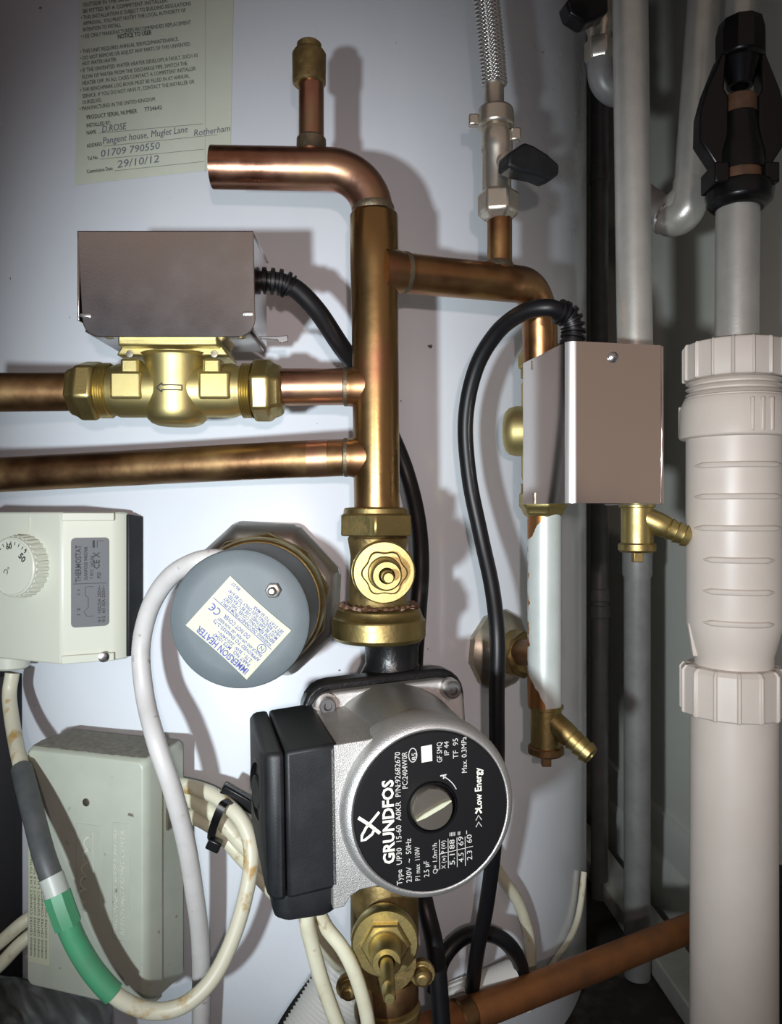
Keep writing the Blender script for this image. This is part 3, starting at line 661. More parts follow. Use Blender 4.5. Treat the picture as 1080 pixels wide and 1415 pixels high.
# white square
w1.add([pl(Vector((-(y - 1117), -(x - 597), 0))) for x, y in ((582, 1026), (597.5, 1024.5), (597.8, 1047), (582.5, 1048))], [(0, 1, 2, 3)])
w1.build('blank_square', M['print_white'], plate); w1 = MB(PM)
# swirl logo
ps(w1, [(492.5, 1113.5), (500, 1119), (510, 1127), (522, 1138)], 4.6); ps(w1, [(521.5, 1109), (513, 1118), (503, 1128), (497, 1138), (496.5, 1145), (502, 1144), (511, 1138), (515, 1131)], 3.6)
w1.build('swirl_emblem', M['print_white'], plate)
# curved arrow
ps(w2, [(593 + 43 * math.cos(rad(a)), 1108 + 43 * math.sin(rad(a))) for a in range(-65, -23, 4)], 1.2)
ps(w2, [(609, 1069), (618, 1068), (613, 1073)], 2.2)

w2.build('data_lettering', M['print_dim'], plate)
# vent screw
vc = (-(593 - 597) * -k, (1117 - 1108) * k)
vx, vy = (593 - 597) * k, (1117 - 1108) * k
b = MB(PM); b.lathe((vx + .0012, vy - .001, PL - .001), (0, 0, 1), [(0, 36 * k), (.0022, 36 * k), (.0030, 34.5 * k), (.0030, 32.5 * k), (.0012, 31 * k)], n=48); b.build('screw_recess', M['black_shiny'], pump)
b = MB(PM); b.lathe((vx, vy, PL - .001), (0, 0, 1), [(0, 29 * k), (.006, 29 * k), (.0072, 27.5 * k), (.0074, 0)], n=48); vs_ = b.build('vent_screw', M['dark_metal'], pump)
b = MB(PM @ Matrix.Translation((vx, vy, PL + .0064)) @ Matrix.Rotation(rad(24), 4, 'Z')); b.plate([(-27 * k, -.5 * k), (-14 * k, -2.6 * k), (14 * k, -2.6 * k), (27 * k, -.8 * k), (27 * k, .8 * k), (14 * k, 2.8 * k), (-14 * k, 2.8 * k), (-27 * k, .8 * k)], .0004, .0016); b.build('screw_slot', M['label_cream'], vs_)
# terminal box on the left of the motor
tb_z0, tb_z1 = -.006, PL - .008
b = MB(PM)
x0b, x1b = -.0688, -.0438
prof = [(x0b, .0325), (x1b, .0345), (x1b, -.0345), (x0b, -.0370)]
b.rings([[Vector((x, y, z)) for x, y in prof] for z in (tb_z0, tb_z1)]); tbx = b.build('terminal_box', M['black_plastic'], pump, bevel=.0018)
b = MB(PM)
lid = []
for dx, ty, by, zf, zk in ((.0006, .0325, -.0370, .0006, 0), (.0070, .0322, -.0368, 0, 0), (.0088, .0316, -.0350, -.002, .001), (.0100, .0305, -.0315, -.007, .002), (.0108, .0290, -.0270, -.016, .004)):
    lid.append([Vector((x0b - dx, ty, tb_z0 + zk)), Vector((x0b - dx, ty, tb_z1 + zf)), Vector((x0b - dx, by, tb_z1 + zf)), Vector((x0b - dx, by, tb_z0 + zk))])
b.rings(lid); b.build('lid', M['black_plastic'], pump, bevel=.002, angle=50)
kd = Vector((-.985, 0, .17)).normalized(); kc = Vector((x0b - .0106, .006, tb_z1 - .026))
b = MB(PM); b.lathe(kc, kd, [(-.004, .0160), (.0002, .0160), (.0006, .0152), (.0006, .0142), (-.0012, .0138), (-.0012, 0)], n=40); b.build('knob_recess', M['black_shiny'], pump)
b = MB(PM); b.lathe(kc, kd, [(-.002, .0085), (.0012, .0082), (.0018, .0074), (.0018, 0)], n=32); b.build('speed_knob', M['black_plastic'], pump)
b = MB(PM); b.prism(((x0b + x1b) / 2 - .003, -.0345, tb_z1 - .017), (0, -1, 0), rrect(.032, .026, .008), [(0, 1), (.010, 1), (.014, .93), (.0155, .80)], ref=Vector((0, 0, 1))); b.build('cable_gland', M['black_plastic'], pump, bevel=.002)

# ------------------------------------------------------------------ immersion heater
pb = T(366, 826); fc = V(331, 856, .452); dirn = (fc - pb).normalized()
ih = thing('immersion_heater', pb, 'blue grey immersion heater cap with a tilted cream label on an octagonal boss', 'heater')
b = MB(); b.lathe(pb - dirn * .004, dirn, [(0, .0575), (.010, .0575), (.017, .052), (.020, .046)], n=8, phase=rad(20)); b.build('boss_plate', M['boss_steel'], ih, bevel=.003)
b = MB(); b.lathe(pb + dirn * .012, dirn, [(0, .047), (.012, .047), (.014, .044)], n=10, phase=.2); b.lathe(pb + dirn * .02, dirn, [(0, .0445), (.014, .0445), (.018, .0425)], n=56); b.build('heater_flange', M['brass_dull'], ih, bevel=.001)
LEN = (fc - pb).length
b = MB(); b.lathe(pb, dirn, [(.03, .0412), (LEN - .003, .0408), (LEN - .001, .0402), (LEN, .0388), (LEN + .0008, .030), (LEN + .0010, 0)], n=72); b.build('cap', M['grey_cap'], ih)
yaw_i = math.degrees(math.atan2(dirn.x, -dirn.y)); IM = local(fc + dirn * .0010, yaw_i, pitch=0)
up_p = math.degrees(math.asin(dirn.z)); IM = IM @ Matrix.Rotation(rad(-up_p), 4, 'X')
ki = .450 / F
b = MB(IM); b.lathe(((378 - 331) * ki, (856 - 815) * ki, -.0008), (0, 0, 1), [(0, 11 * ki), (.004, 11 * ki), (.0045, 8 * ki)], n=6); b.lathe(((378 - 331) * ki, (856 - 815) * ki, .002), (0, 0, 1), [(0, 6 * ki), (.005, 6 * ki), (.006, 4 * ki)], n=16); b.build('fixing_nut', M['boss_steel'], ih, bevel=.0004)
# label: centred at (329,866), title along its lower-left edge, reading direction up-left
ang = math.degrees(math.atan2(76, -84))
LM = IM @ Matrix.Translation(((330 - 331) * ki, (856 - 867) * ki, .0003)) @ Matrix.Rotation(rad(ang), 4, 'Z')
LW, LH = 113 * ki, 92 * ki
b = MB(LM); vs = []; fs = []
for j in range(9):
    for i in range(9): vs.append(Vector(((i / 8 - .5) * LW, (j / 8 - .5) * LH - .0014 * math.sin(math.pi * i / 8) * (j / 8 - .5), .0002)))
for j in range(8):
    for i in range(8): a = j * 9 + i; fs.append((a, a + 1, a + 10, a + 9))
b.add(vs, fs); lb = b.build('label', M['label_cream'], ih)
t_ = MB(LM)
def it(s, x, y, h, w=None, bold=0): put_text(t_, s, x * ki, y * ki, h * ki, w * ki if w else None, z=.0005, bold=bold)
it('IMMERSION HEATER', -50, 33.5, 9, 92, .02)
for s, x, y, h, w in (('PART NO.  MTS 10347', -46, 26.5, 4.2, 66), ('2.75 - 3kW  220-240V~', -44, 20.5, 4, 62), ('APPROVED TO EN60335-2-73', -52, 12.5, 4.2, 84), ('BACKUP AND OFF-PEAK USE  NON RESET', -50, 6.5, 3.4, 80), ('DO NOT COVER', -20, -2.5, 5, 46),
    ('WARNING: DISCONNECT FROM SUPPLY', -50, -14, 4, 92), ('BEFORE REMOVING COVER. THIS UNIT', -50, -20, 4, 92), ('MUST BE EARTHED. USE 85°C RATED', -50, -26, 4, 90), ('HEAT RESISTING FLEX ONLY TO BS 6141', -50, -32, 4, 94), ('SET STAT TO 60 MAX', -50, -38, 4, 54), ('BS-27', 34, -42, 3.4, 14)): it(s, x, y, h * 1.15, w, .012)
stroke(t_, [(-54 * ki, -8 * ki), (54 * ki, -8 * ki)], .8 * ki, .0005)
stroke(t_, circ(-43 * ki, 0, 6 * ki), 1.0 * ki, .0005, closed=True); it('N', -46, -3, 6)
for cx in (38, 47): stroke(t_, circ(cx * ki, 3 * ki, 4.6 * ki, 14, 60, 300), 1.6 * ki, .0005)
stroke(t_, [(43 * ki, 3 * ki), (47 * ki, 3 * ki)], 1.4 * ki, .0005)
t_.build('printed_text', M['print_blue'], lb)
b = MB(); b.tube(smooth([V(318, 776, .475), V(296, 772, .474), V(268, 777, .474), V(235, 797, .482), V(208, 838, .492), V(195, 895, .497), V(200, 960, .493), V(216, 1025, .476), V(238, 1090, .476), V(256, 1160, .487), V(268, 1230, .50), V(277, 1310, .515), V(277, 1450, .525)], 8), .0059, n=16); b.build('flex_cable', M['cable_white'], ih)

# ------------------------------------------------------------------ cylinder thermostat
TY = -22
O = V(84, 813, .525); TM = local(O, TY); st = .525 / F
th = thing('cylinder_thermostat', O, 'cream cylinder thermostat box with temperature dial at the left edge', 'thermostat')
H = .1025; Wf = .078
def trap(z, xl, xr, hh): return [Vector((xl, -hh / 2, z)), Vector((xr, -hh / 2, z)), Vector((xr, hh / 2, z)), Vector((xl, hh / 2, z))]
b = MB(TM); b.rings([trap(0, -Wf, 0, H), trap(-.003, -Wf - .003, .003, H), trap(-.024, -Wf - .022, .022, H), trap(-.027, -Wf - .025, .025, H), trap(-.035, -Wf - .027, .027, H)]); hs_ = b.build('housing', M['cream'], th, bevel=.0015)
# rim ridge at both ends of the sloping face, and along its lower edge
for sy in (-1, 1):
    b = MB(TM); b.rings([trap(.0006, -.004, .0005, .0), ] if False else [[Vector((.0005, sy * (H / 2 - .0005), .0)), Vector((.0005, sy * (H / 2 - .006), .0)), Vector((.002, sy * (H / 2 - .006), .0012)), Vector((.002, sy * (H / 2 - .0005), .0012))],
             [Vector((.0235, sy * (H / 2 - .0005), -.024)), Vector((.0235, sy * (H / 2 - .006), -.024)), Vector((.025, sy * (H / 2 - .006), -.0228)), Vector((.025, sy * (H / 2 - .0005), -.0228))]])
    b.build('end_rib', M['cream'], th, bevel=.0006)
b = MB(TM); b.rings([trap(-.033, -Wf - .027, .029, H - .003), trap(-.047, -Wf - .027, .030, H - .006)]); b.build('back_box', M['black_plastic'], th, bevel=.001)
b = MB(TM); b.box((-.004, .005, -.055), (.05, .05, .02)); b.build('sensor_pad', M['black_plastic'], th)
dcx, dcy = -.0315, (813 - 784) * .535 / F
b = MB(TM); b.prism((dcx, dcy, 0), (0, 0, 1), gear(30, .0208, .0217, .5, .12), [(0, 1.0), (.010, .96)]); b.lathe((dcx, dcy, .009), (0, 0, 1), [(0, .0203), (.0022, .0201), (.003, .0190), (.0024, .0182), (.0024, 0)], n=48); dial = b.build('dial', M['cream'], th, bevel=.0003)
t_ = MB(TM)
for a in range(40, 196, 13): t_.lathe((0, 0, 0), (0, 0, 1), [(0, .00001), (.00001, .00001)], n=3) if False else stroke(t_, [(dcx + .0172 * math.cos(rad(a)), dcy + .0172 * math.sin(rad(a))), (dcx + .0148 * math.cos(rad(a)), dcy + .0148 * math.sin(rad(a)))], .0005, .0118)
put_text(t_, '50', dcx + .0060, dcy + .0070, .0042, rot=-45, z=.0118, bold=.02); put_text(t_, '60', dcx - .0045, dcy + .0115, .0036, rot=10, z=.0118, bold=.02); put_text(t_, '70', dcx - .0140, dcy + .0050, .003, rot=60, z=.0118); put_text(t_, '°C', dcx - .0055, dcy + .0008, .0036, rot=-110, z=.0118)
t_.add([Vector((dcx + .0136, dcy + .0125, .0118)), Vector((dcx + .0116, dcy + .0118, .0118)), Vector((dcx + .0128, dcy + .0098, .0118))], [(0, 1, 2)])
t_.build('dial_markings', M['print_black'], dial)
b = MB(TM); b.box((-.0285, dcy + .029, .0004), (.0012, .010, .0012)); b.build('pointer_mark', M['cream'], th)
# silver label on the sloping face
sl = math.degrees(math.atan2(.021, .019)); SM = TM @ Matrix.Translation((.0125, .0035, -.0133)) @ Matrix.Rotation(rad(sl + .2), 4, 'Y')
b = MB(SM); b.plate(rrect(.0240, .0605, .0028), .0006, .0011); lb = b.build('label', M['label_grey'], th)
t_ = MB(SM)
def tt(s, x, y, h, w): put_text(t_, s, x, y, h * 1.15, w, rot=90, z=.0014, bold=.018)
tt('THERMOSTAT', -.0058, .0003, .0030, .0250); tt('DANFOSS 9403768', -.0018, .0020, .0017, .022); tt('T 90°C  16(2.5)A', .0020, .0022, .0016, .016)
tt('0-1  10(2.5)A 250V~', .0068, -.0275, .0017, .025); tt('0-2  6(1.0)A 250V~', .0095, -.0275, .0017, .025); tt('IP20', .0068, .0025, .0020, .004); tt('CE', .0060, .009, .0032, .006); tt('X', .0060, .0165, .0036, .004)
t_.add([Vector((x, y, .0014)) for x, y in ((.0015, .0235), (.0030, .0235), (.0030, .0285), (.0015, .0285))], [(0, 1, 2, 3)]); stroke(t_, [(.0045, .0235), (.0045, .028), (.0085, .028)], .0004, .0014)
stroke(t_, [(-.0105, -.0008), (.0105, -.0008)], .0004, .0014); stroke(t_, [(.002, -.003), (-.003, -.003), (-.003, -.009), (-.0012, -.0105), (-.0012, -.017), (-.004, -.020), (-.002, -.023), (.002, -.023)], .0003, .0014)
tt('C  0', -.0065, -.0085, .0014, .004); tt('1 2', -.0065, -.022, .0016, .005)
t_.build('printed_text', M['print_black'], lb)
b = MB(TM); b.lathe((.0195, -H / 2 + .0035, -.0185), (.74, 0, .67), [(0, .0036), (.0016, .0036), (.0022, .0024)], n=16); b.build('cover_screw', M['bright_steel'], th)
b = MB(TM); b.lathe((-.065, -H / 2 + .001, -.018), (0, -1, 0), [(0, .0135), (.010, .0130), (.0115, .011)], n=28); b.build('cable_gland', M['cream'], th)
g = TM @ Vector((-.065, -H / 2 - .01, -.018))
cp_ = [V(17, 930, .558), V(13, 962, .555), V(19, 1010, .535), V(30, 1062, .505), V(44, 1118, .482), V(60, 1180, .465), V(74, 1220, .46), V(88, 1262, .457), V(106, 1305, .457), V(132, 1346, .458), V(166, 1380, .46), V(210, 1397, .465), V(255, 1388, .470), V(295, 1350, .477), V(324, 1290, .484), V(342, 1225, .49), V(347, 1178, .495), V(338, 1142, .50), V(318, 1116, .506), V(285, 1094, .517), V(232, 1080, .53)]
sp = smooth(cp_, 8)
b = MB(); b.tube(sp, .0049, n=16); cb = b.build('flex_cable', M['cable_stain'], th)
def sleeve(i0, i1, r, name, m, n=16, taper=None):
    b = MB(); P = sp[int(i0 * 8):int(i1 * 8) + 1]; b.tube(P, r, n=n); return b.build(name, m, cb)
sleeve(3.0, 6.0, .0066, 'grey_sleeve', M['grey_sleeve']); sleeve(5.8, 6.5, .0071, 'clear_collar', M['clear_collar'])
sleeve(6.4, 7.4, .0079, 'green_tape', M['green'], 8); sleeve(7.3, 9.75, .0066, 'green_sleeve', M['green'])

# ------------------------------------------------------------------ junction box
JY = -18
O = V(200, 1226, .488); JM = local(O, JY)
jb = thing('junction_box', O, 'dusty cream plastic wiring centre box low on the cylinder at left', 'junction box')
W, Hh, Tt = .0925, .158, .036
def jr(z, i, o=0): return [Vector((x - W / 2, y, z)) for x, y in rrect(W + 2 * o, Hh + 2 * o, .004 + i)]
b = MB(JM); b.rings([jr(0, .0005, -.002), jr(-.002, .001, -.0003), jr(-.006, 0, .0005), jr(-.017, 0, .0012)]); b.build('cover', M['cream_dirty'], jb, bevel=.0005)
b = MB(JM); b.rings([jr(-.0172, 0, .0002), jr(-.042, 0, .0006)]); b.build('base', M['cream_dirty'], jb, bevel=.0006)
b = MB(JM); b.box((-W / 2, 0, -.055), (W * .6, Hh * .7, .03)); b.build('mounting_block', M['cream_dirty'], jb)
b = MB(JM)
random.seed(5); n = 40
vs = []; fs = []
for i in range(n + 1):
    x = -W + .003 + (W - .005) * i / n
    for z, dy in ((-.0028 - random.uniform(-.0006, .001), .0003), (-.012, .0016), (-.041, .0012)): vs.append(Vector((x, Hh / 2 + dy, z)))
for i in range(n):
    for j in range(2): a = i * 3 + j; fs.append((a, a + 1, a + 4, a + 3))
b.add(vs, fs); b.build('dust_layer', M['dust'], jb)
b = MB(JM); b.lathe((-.044, .048, -.001), (0, 0, 1), [(0, .0026), (.0014, .0026), (.0016, .0018)], n=18); b.build('screw_hole', M['dark_metal'], jb)
for cx, cy, w_, h_, lines in ((-.042, .006, .019, .056, ()), (-.0175, .001, .0128, .074, (('DISCONNECT SUPPLY BEFORE', .0030, .066), ('REMOVING FRONT COVER', .0030, .066)))):
    b = MB(JM); b.plate([(cx + x, cy + y) for x, y in rrect(w_, h_, .0008)], -.0002, .0005)
    e = b.build('raised_panel', M['cream_dirty'], jb, bevel=.0003)
    b = MB(JM); xx = cx - w_ / 2 + .0015
    for s, h, ln in lines:
        xx += h; put_text(b, s, xx, cy - ln / 2, h, ln, rot=90, z=.0009, shear=.15); xx += .0022
    if not lines:      # illegible cursive flourish
        stroke(b, [(cx - .0045 + .0045 * t + .0032 * math.sin(t * 34) * (1 - .3 * t), cy - .024 + .046 * t + .0014 * math.cos(t * 34)) for t in [i / 120 for i in range(121)]], .0008, .0009)
        stroke(b, [(cx + .0042, cy - .002), (cx + .0042, cy + .024)], .0006, .0009)
    b.build('raised_lettering', M['cream'], e)
b = MB(JM); b.plate([(-W + .003, -.062), (-W + .020, -.062), (-W + .020, .028), (-W + .003, .028)], -.0002, .0004); lb = b.build('paper_label', M['label_cream'], jb)
b = MB(JM)
for i in range(5): put_text(b, 'WIRING CENTRE CONNECT L N E TO MAINS SUPPLY', -W + .0062 + i * .0030, -.058, .0016, .082, rot=90, z=.0007)
b.build('printed_text', M['print_grey'], lb)
b = MB(JM); b.box((.0012, .034, -.027), (.0016, .014, .010)); b.build('cable_entry', M['dark_metal'], jb)
for i, (c2) in enumerate(([V(224, 1096, .53), V(262, 1104, .525), V(300, 1128, .518), V(335, 1165, .514), V(385, 1215, .516)], [V(226, 1137, .53), V(262, 1128, .526), V(300, 1147, .52), V(332, 1182, .516), V(385, 1240, .52)])):
    b = MB(); b.tube(smooth(c2, 8), .0054 - i * .0004, n=14)
    tag(b.build('mains_cable', M['cable_cream']), ('upper cream cable of the tied pair leaving the junction box towards the pump', 'lower cream cable of the tied pair leaving the junction box towards the pump')[i], 'cable', 'cables held by the black tie')
ct = thing('cable_tie', V(308, 1135, .51), 'black cable tie bunching the cream cables beside the pump terminal box', 'cable tie')
b = MB(); ring = [V(x, y, d) for x, y, d in ((320, 1108, .507), (308, 1113, .496), (297, 1138, .496), (293, 1160, .505), (305, 1162, .522), (318, 1140, .525), (324, 1115, .518))]
cl = smooth(ring + [ring[0]], 6); wv = Vector((.86, 0, -.5)).normalized() * .0026
b.rings([[p - wv, p + wv, p + wv + (p - V(308, 1137, .51)).normalized() * .0012, p - wv + (p - V(308, 1137, .51)).normalized() * .0012] for p in cl[:-1]], closed=True); b.build('strap', M['black_shiny'], ct)
b = MB(); b.box(V(296, 1167, .502), (.009, .007, .007), Matrix.Rotation(rad(25), 3, 'Y')); b.build('head', M['black_shiny'], ct, bevel=.001)
b = MB(); b.box(V(332, 1105, .512), (.028, .006, .0085), Matrix.Rotation(rad(30), 3, 'Y')); b.build('tail', M['black_shiny'], ct, bevel=.0012)

# pump cables
for pts, r, lab in (([V(424, 1246, .418), V(424, 1275, .42), V(432, 1310, .425), V(446, 1360, .43), V(470, 1425, .435), V(485, 1450, .437)], .0042, 'cream cable dropping from the pump gland, leftmost of the three'),
                    ([V(434, 1246, .425), V(450, 1280, .43), V(474, 1312, .430), V(492, 1350, .43), V(506, 1400, .432), V(512, 1450, .435)], .0040, 'cream cable dropping from the pump gland and crossing the lower gate valve'),
                    ([V(430, 1246, .43), V(440, 1290, .45), V(462, 1325, .475), V(480, 1345, .50), V(492, 1380, .52)], .0042, 'cream cable dropping from the pump gland behind the other two')):
    b = MB(); b.tube(smooth(pts, 8), r, n=14); tag(b.build('pump_cable', M['cable_cream']), lab, 'cable', 'cables from the pump gland')
b = MB(); b.tube(smooth([T(672, 1180, .02), T(690, 1208, .014), T(715, 1245, .010), T(730, 1290, .008), T(733, 1335, .007), T(728, 1395, .007)], 8), .0046, n=14)
tag(b.build('mains_cable', M['cable_cream']), 'cream cable curving down the cylinder at lower right of the pump', 'cable')
b = MB(); b.tube(smooth([T(752, 1350, .004), T(768, 1325, .004), T(785, 1300, .004), T(797, 1272, .004), T(803, 1240, .004), T(806.5, 1205, .004)], 8), .0028, n=10)
tag(b.build('thin_wire', M['cable_stain']), 'thin dirty white wire hugging the lower right edge of the cylinder', 'wire')
b = MB(); b.tube(smooth([V(600, 1372, .562), V(612, 1325, .566), V(640, 1295, .574), V(675, 1290, .580), V(702, 1305, .584), V(719, 1335, .594), V(722, 1385, .605)], 8), .0058, n=14)
tag(b.build('black_cable', M['black_rubber']), 'black cable looping in an arch over the white plastic pipe end', 'cable')
for i, c2 in enumerate(([V(-30, 1325, .53), V(0, 1302, .53), V(30, 1276, .53), V(60, 1255, .535)], [V(-30, 1358, .525), V(0, 1333, .527), V(30, 1302, .53), V(60, 1280, .535)])):
    b = MB(); b.tube(smooth(c2, 6), .0045, n=12); tag(b.build('mains_cable', M['cable_cream']), ('upper cream cable entering the junction box from the left edge', 'lower cream cable entering the junction box from the left edge')[i], 'cable', 'cables at the left edge')

# ------------------------------------------------------------------ right hand pipes
def vpipe(name, px0, py0, px1, py1, d, r, m, label, group=None, n=28, d1=None):
    b = MB(); a = V(px0, py0, d); e = V(px1, py1, d1 or d); b.tube([a, a.lerp(e, .33), a.lerp(e, .66), e], r, n=n)
    return tag(b.build(name, M[m]), label, 'pipe', group)
vpipe('grey_pipe', 869, -90, 880, 700, .53, .0118, 'paint_silver', 'silver grey upright pipe passing down behind the stainless box')
b = MB(); lo = V(879, 790, .80); b.lathe(V(880, 742, .80), (0, 0, -1), [(0, .0150), (.038, .0150), (.042, .0132), (V(880, 742, .80).z - .005, .0132)], n=28)
tag(b.build('grey_pipe', M['paint_grey']), 'grey upright pipe below the yellow drain cock, standing on the floor', 'pipe')
b = MB(); t0 = V(828, 60, .97); zz = t0.z
prof = [(0, .0105)]
for y in (245, 822, 845): 
    t = (y - 60) * .97 / F; prof += [(t - .008, .0105), (t - .007, .0118), (t + .007, .0118), (t + .008, .0105)]
prof = sorted(prof); prof.append((zz - .002, .0105))
b.lathe(t0, (0, 0, -1), prof, n=24); tag(b.build('dark_pipe', M['paint_dark']), 'dark thin pipe deep in the gap right of the cylinder', 'pipe')
el = thing('elbow_pipe', V(950, 250, .60), 'silver grey pipe sloping down to a swept elbow behind the upright pipe', 'pipe')
b = MB(); b.tube(fillet([V(978, -80, .60), V(949, 318, .60), V(870, 262, .64)], .0165, 14), .0122, n=28); b.build('pipe', M['paint_silver'], el)
sw = fillet([V(953.5, 250, .60), V(949, 318, .60), V(922, 300, .613)], .0165, 14)
b = MB(); b.tube(sw, [.0126] + [.0134] * (len(sw) - 2) + [.0128], n=28); b.build('swept_socket', M['paint_silver'], el)
b = MB(); q0 = sw[-1]; b.lathe(q0, sw[-1] - sw[-2], [(-.002, .0136), (-.0006, .0142), (.0008, .0142), (.0014, .0125)], n=28); b.build('socket_rim', M['bright_steel'], el)
# top isolating valve
tv = thing('isolating_valve', V(825, 60, .60), 'brass isolating valve with black lever at the top edge left of the upright pipe', 'valve')
st_ = .60 / F
b = MB(); b.lathe(V(828, -20, .60), (0, 0, -1), [(0, 18 * st_), (46 * st_, 18 * st_), (56 * st_, 20 * st_), (66 * st_, 16 * st_), (76 * st_, 16 * st_)], n=28); b.build('valve_body', M['nickel'], tv)
b = MB(); b.lathe(V(828, 55, .60), (0, 0, -1), [(0, 16 * st_), (3 * st_, 21 * st_), (26 * st_, 21 * st_), (32 * st_, 17 * st_)], n=6, phase=.3); b.build('compression_nut', M['nickel'], tv, bevel=.001)
b = MB(); b.tube(fillet([V(828, 85, .60), V(831, 132, .60), V(880, 128, .61)], .014, 10), 17.5 * st_, n=24); b.build('elbow', M['paint_grey'], tv)
Ml = local(V(806, 12, .575), 15, roll=10); b = MB(Ml); s_ = .575 / F
b.plate([(x * s_, y * s_) for x, y in ((-33, 2), (-30, -14), (-10, -28), (8, -22), (30, -12), (34, 20), (8, 24), (-14, 18))], -.007, .007); b.build('lever', M['black_shiny'], tv, bevel=.002)

# tundish
DT = .52; sT = DT / F
vpipe('grey_pipe', 1026, -90, 1023, 40, DT, 21 * sT, 'paint_silver', 'short silver grey pipe entering the black tundish from above')
td = thing('tundish', V(1021, 160, DT), 'black plastic tundish with open window between grey pipe and white valve', 'tundish')
b = MB(); b.lathe(V(1023, 30, DT), (0, 0, -1), [(0, 25 * sT), (3 * sT, 29 * sT), (20 * sT, 33 * sT), (52 * sT, 33 * sT), (56 * sT, 27 * sT)], n=10, phase=.2); b.build('top_nut', M['black_shiny'], td, bevel=.001)
b = MB(); b.lathe(V(1022, 84, DT), (0, 0, -1), [(0, 26 * sT), (20 * sT, 21 * sT), (36 * sT, 17 * sT), (36 * sT, 12 * sT), (20 * sT, 12 * sT)], n=28); b.build('spout', M['black_shiny'], td)
b = MB(); b.lathe(V(1021, 136, DT), (0, 0, -1), [(10 * sT, 17 * sT), (0, 19 * sT), (0, 22 * sT), (30 * sT, 23 * sT), (60 * sT, 28 * sT), (80 * sT, 33 * sT), (104 * sT, 33 * sT)], n=36); b.build('cup', M['black_shiny'], td)
b = MB(); b.lathe(V(1021, 134, DT), (0, 0, -1), [(0, 19 * sT), (3 * sT, 22.6 * sT), (26 * sT, 23.3 * sT)], n=36, cap0=False, cap1=False); b.build('brown_reflection_band', M['residue_reflection'], td)  # coppery reflection in the cup, painted as a brown band
TDM = local(V(1021, 160, DT), 0)
for sx in (-1, 1):
    b = MB(TDM); b.plate([(sx * x * sT, (160 - y) * sT) for x, y in ((22, 82), (30, 80), (50, 130), (59, 163), (60, 200), (34, 240), (20, 240), (20, 140), (26, 130), (24, 100))], -14 * sT, 14 * sT); b.build('side_wing', M['black_shiny'], td, bevel=.0015)
b = MB(); b.lathe(V(1021, 236, DT), (0, 0, -1), [(0, 30 * sT), (24 * sT, 31 * sT)], n=32); b.build('olive_ring', M['residue_reflection'], td)
b = MB(); b.lathe(V(1021, 256, DT), (0, 0, -1), [(0, 30 * sT), (1 * sT, 42 * sT), (10 * sT, 45 * sT), (26 * sT, 43 * sT), (34 * sT, 34 * sT)], n=14)
for sx in (-1, 1): b.box(V(1021 + sx * 34, 248, DT - .004), (20 * sT, 50 * sT, 28 * sT))
b.build('bottom_nut', M['black_shiny'], td, bevel=.0012)
vpipe('grey_pipe', 1019, 268, 1017, 500, DT, 28.5 * sT, 'paint_silver', 'thick silver grey pipe between the black tundish and the white waste valve')
# waterless waste valve
wv_ = thing('waste_valve', V(1012, 730, DT), 'white plastic self sealing waste valve with ribbed body at the right edge', 'waste valve')
def up(y): return V(1013, y, DT)
b = MB(); b.prism(up(526), (0, 0, 1), gear(16, 64 * sT, 67 * sT, .12, .02), [(0, .98), (2 * sT, 1), (46 * sT, 1.0), (50 * sT, .97)]); b.lathe(up(480), (0, 0, 1), [(0, 60 * sT), (4 * sT, 60 * sT), (6 * sT, 32 * sT)], n=48); b.build('top_nut', M['white_upvc'], wv_, bevel=.0006)
b = MB(); prof = [(0, 55 * sT)]
for i in range(3): prof += [(i * 8 * sT + 2 * sT, 57 * sT), (i * 8 * sT + 5 * sT, 62.5 * sT), (i * 8 * sT + 8 * sT, 57 * sT)]
prof += [(26 * sT, 64 * sT), (32 * sT, 64 * sT)]
b.lathe(up(524), (0, 0, -1), prof, n=56); b.build('thread', M['white_upvc'], wv_)
b = MB(); b.lathe(up(549), (0, 0, -1), [(0, 58 * sT), (3 * sT, 65 * sT), (16 * sT, 70 * sT), (56 * sT, 71 * sT), (58 * sT, 66 * sT)], n=56)
for a in (-95, -84, -73, -20, 150): b.box(up(580) + Vector((math.cos(rad(a)), math.sin(rad(a)), 0)) * 70 * sT, (5 * sT, 5 * sT, 44 * sT), Matrix.Rotation(rad(a), 3, 'Z'))
b.build('collar', M['white_upvc'], wv_, bevel=.0008)
b = MB(); b.lathe(up(604), (0, 0, -1), [(0, 62 * sT), (256 * sT, 62.5 * sT), (290 * sT, 54 * sT), (300 * sT, 51 * sT), (320 * sT, 51 * sT), (324 * sT, 56 * sT)], n=64)
b.build('body', M['white_upvc'], wv_)
GM = local(V(1013, 880, DT), 0)
for sx in (-1, 1):
    b = MB(GM); b.plate([(sx * x * sT, y * sT) for x, y in ((62, 20), (63, 18), (56, -26), (50, -26))], -2 * sT, 2 * sT); b.build('gusset', M['white_upvc'], wv_)
for i, y in enumerate((645, 687, 729, 771, 813, 855)):
    b = MB(); a0, a1 = (-165, -45) if i < 3 else (-150, -62)
    pts = [up(y) + Vector((math.cos(rad(a0 + (a1 - a0) * j / 24)), math.sin(rad(a0 + (a1 - a0) * j / 24)), 0)) * (62.3 * sT) for j in range(25)]
    b.tube(pts, [4.2 * sT * (.25 + .75 * min(1, min(j, 24 - j) / 3)) for j in range(25)], n=10); b.build('rib', M['white_upvc'], wv_)
b = MB(); b.prism(V(1010, 985, DT), (0, 0, 1), gear(14, 65 * sT, 68 * sT, .14, .02), [(0, .96), (2 * sT, 1), (60 * sT, 1.0), (66 * sT, .93), (67 * sT, .8)]); b.build('bottom_nut', M['white_upvc'], wv_, bevel=.0006)
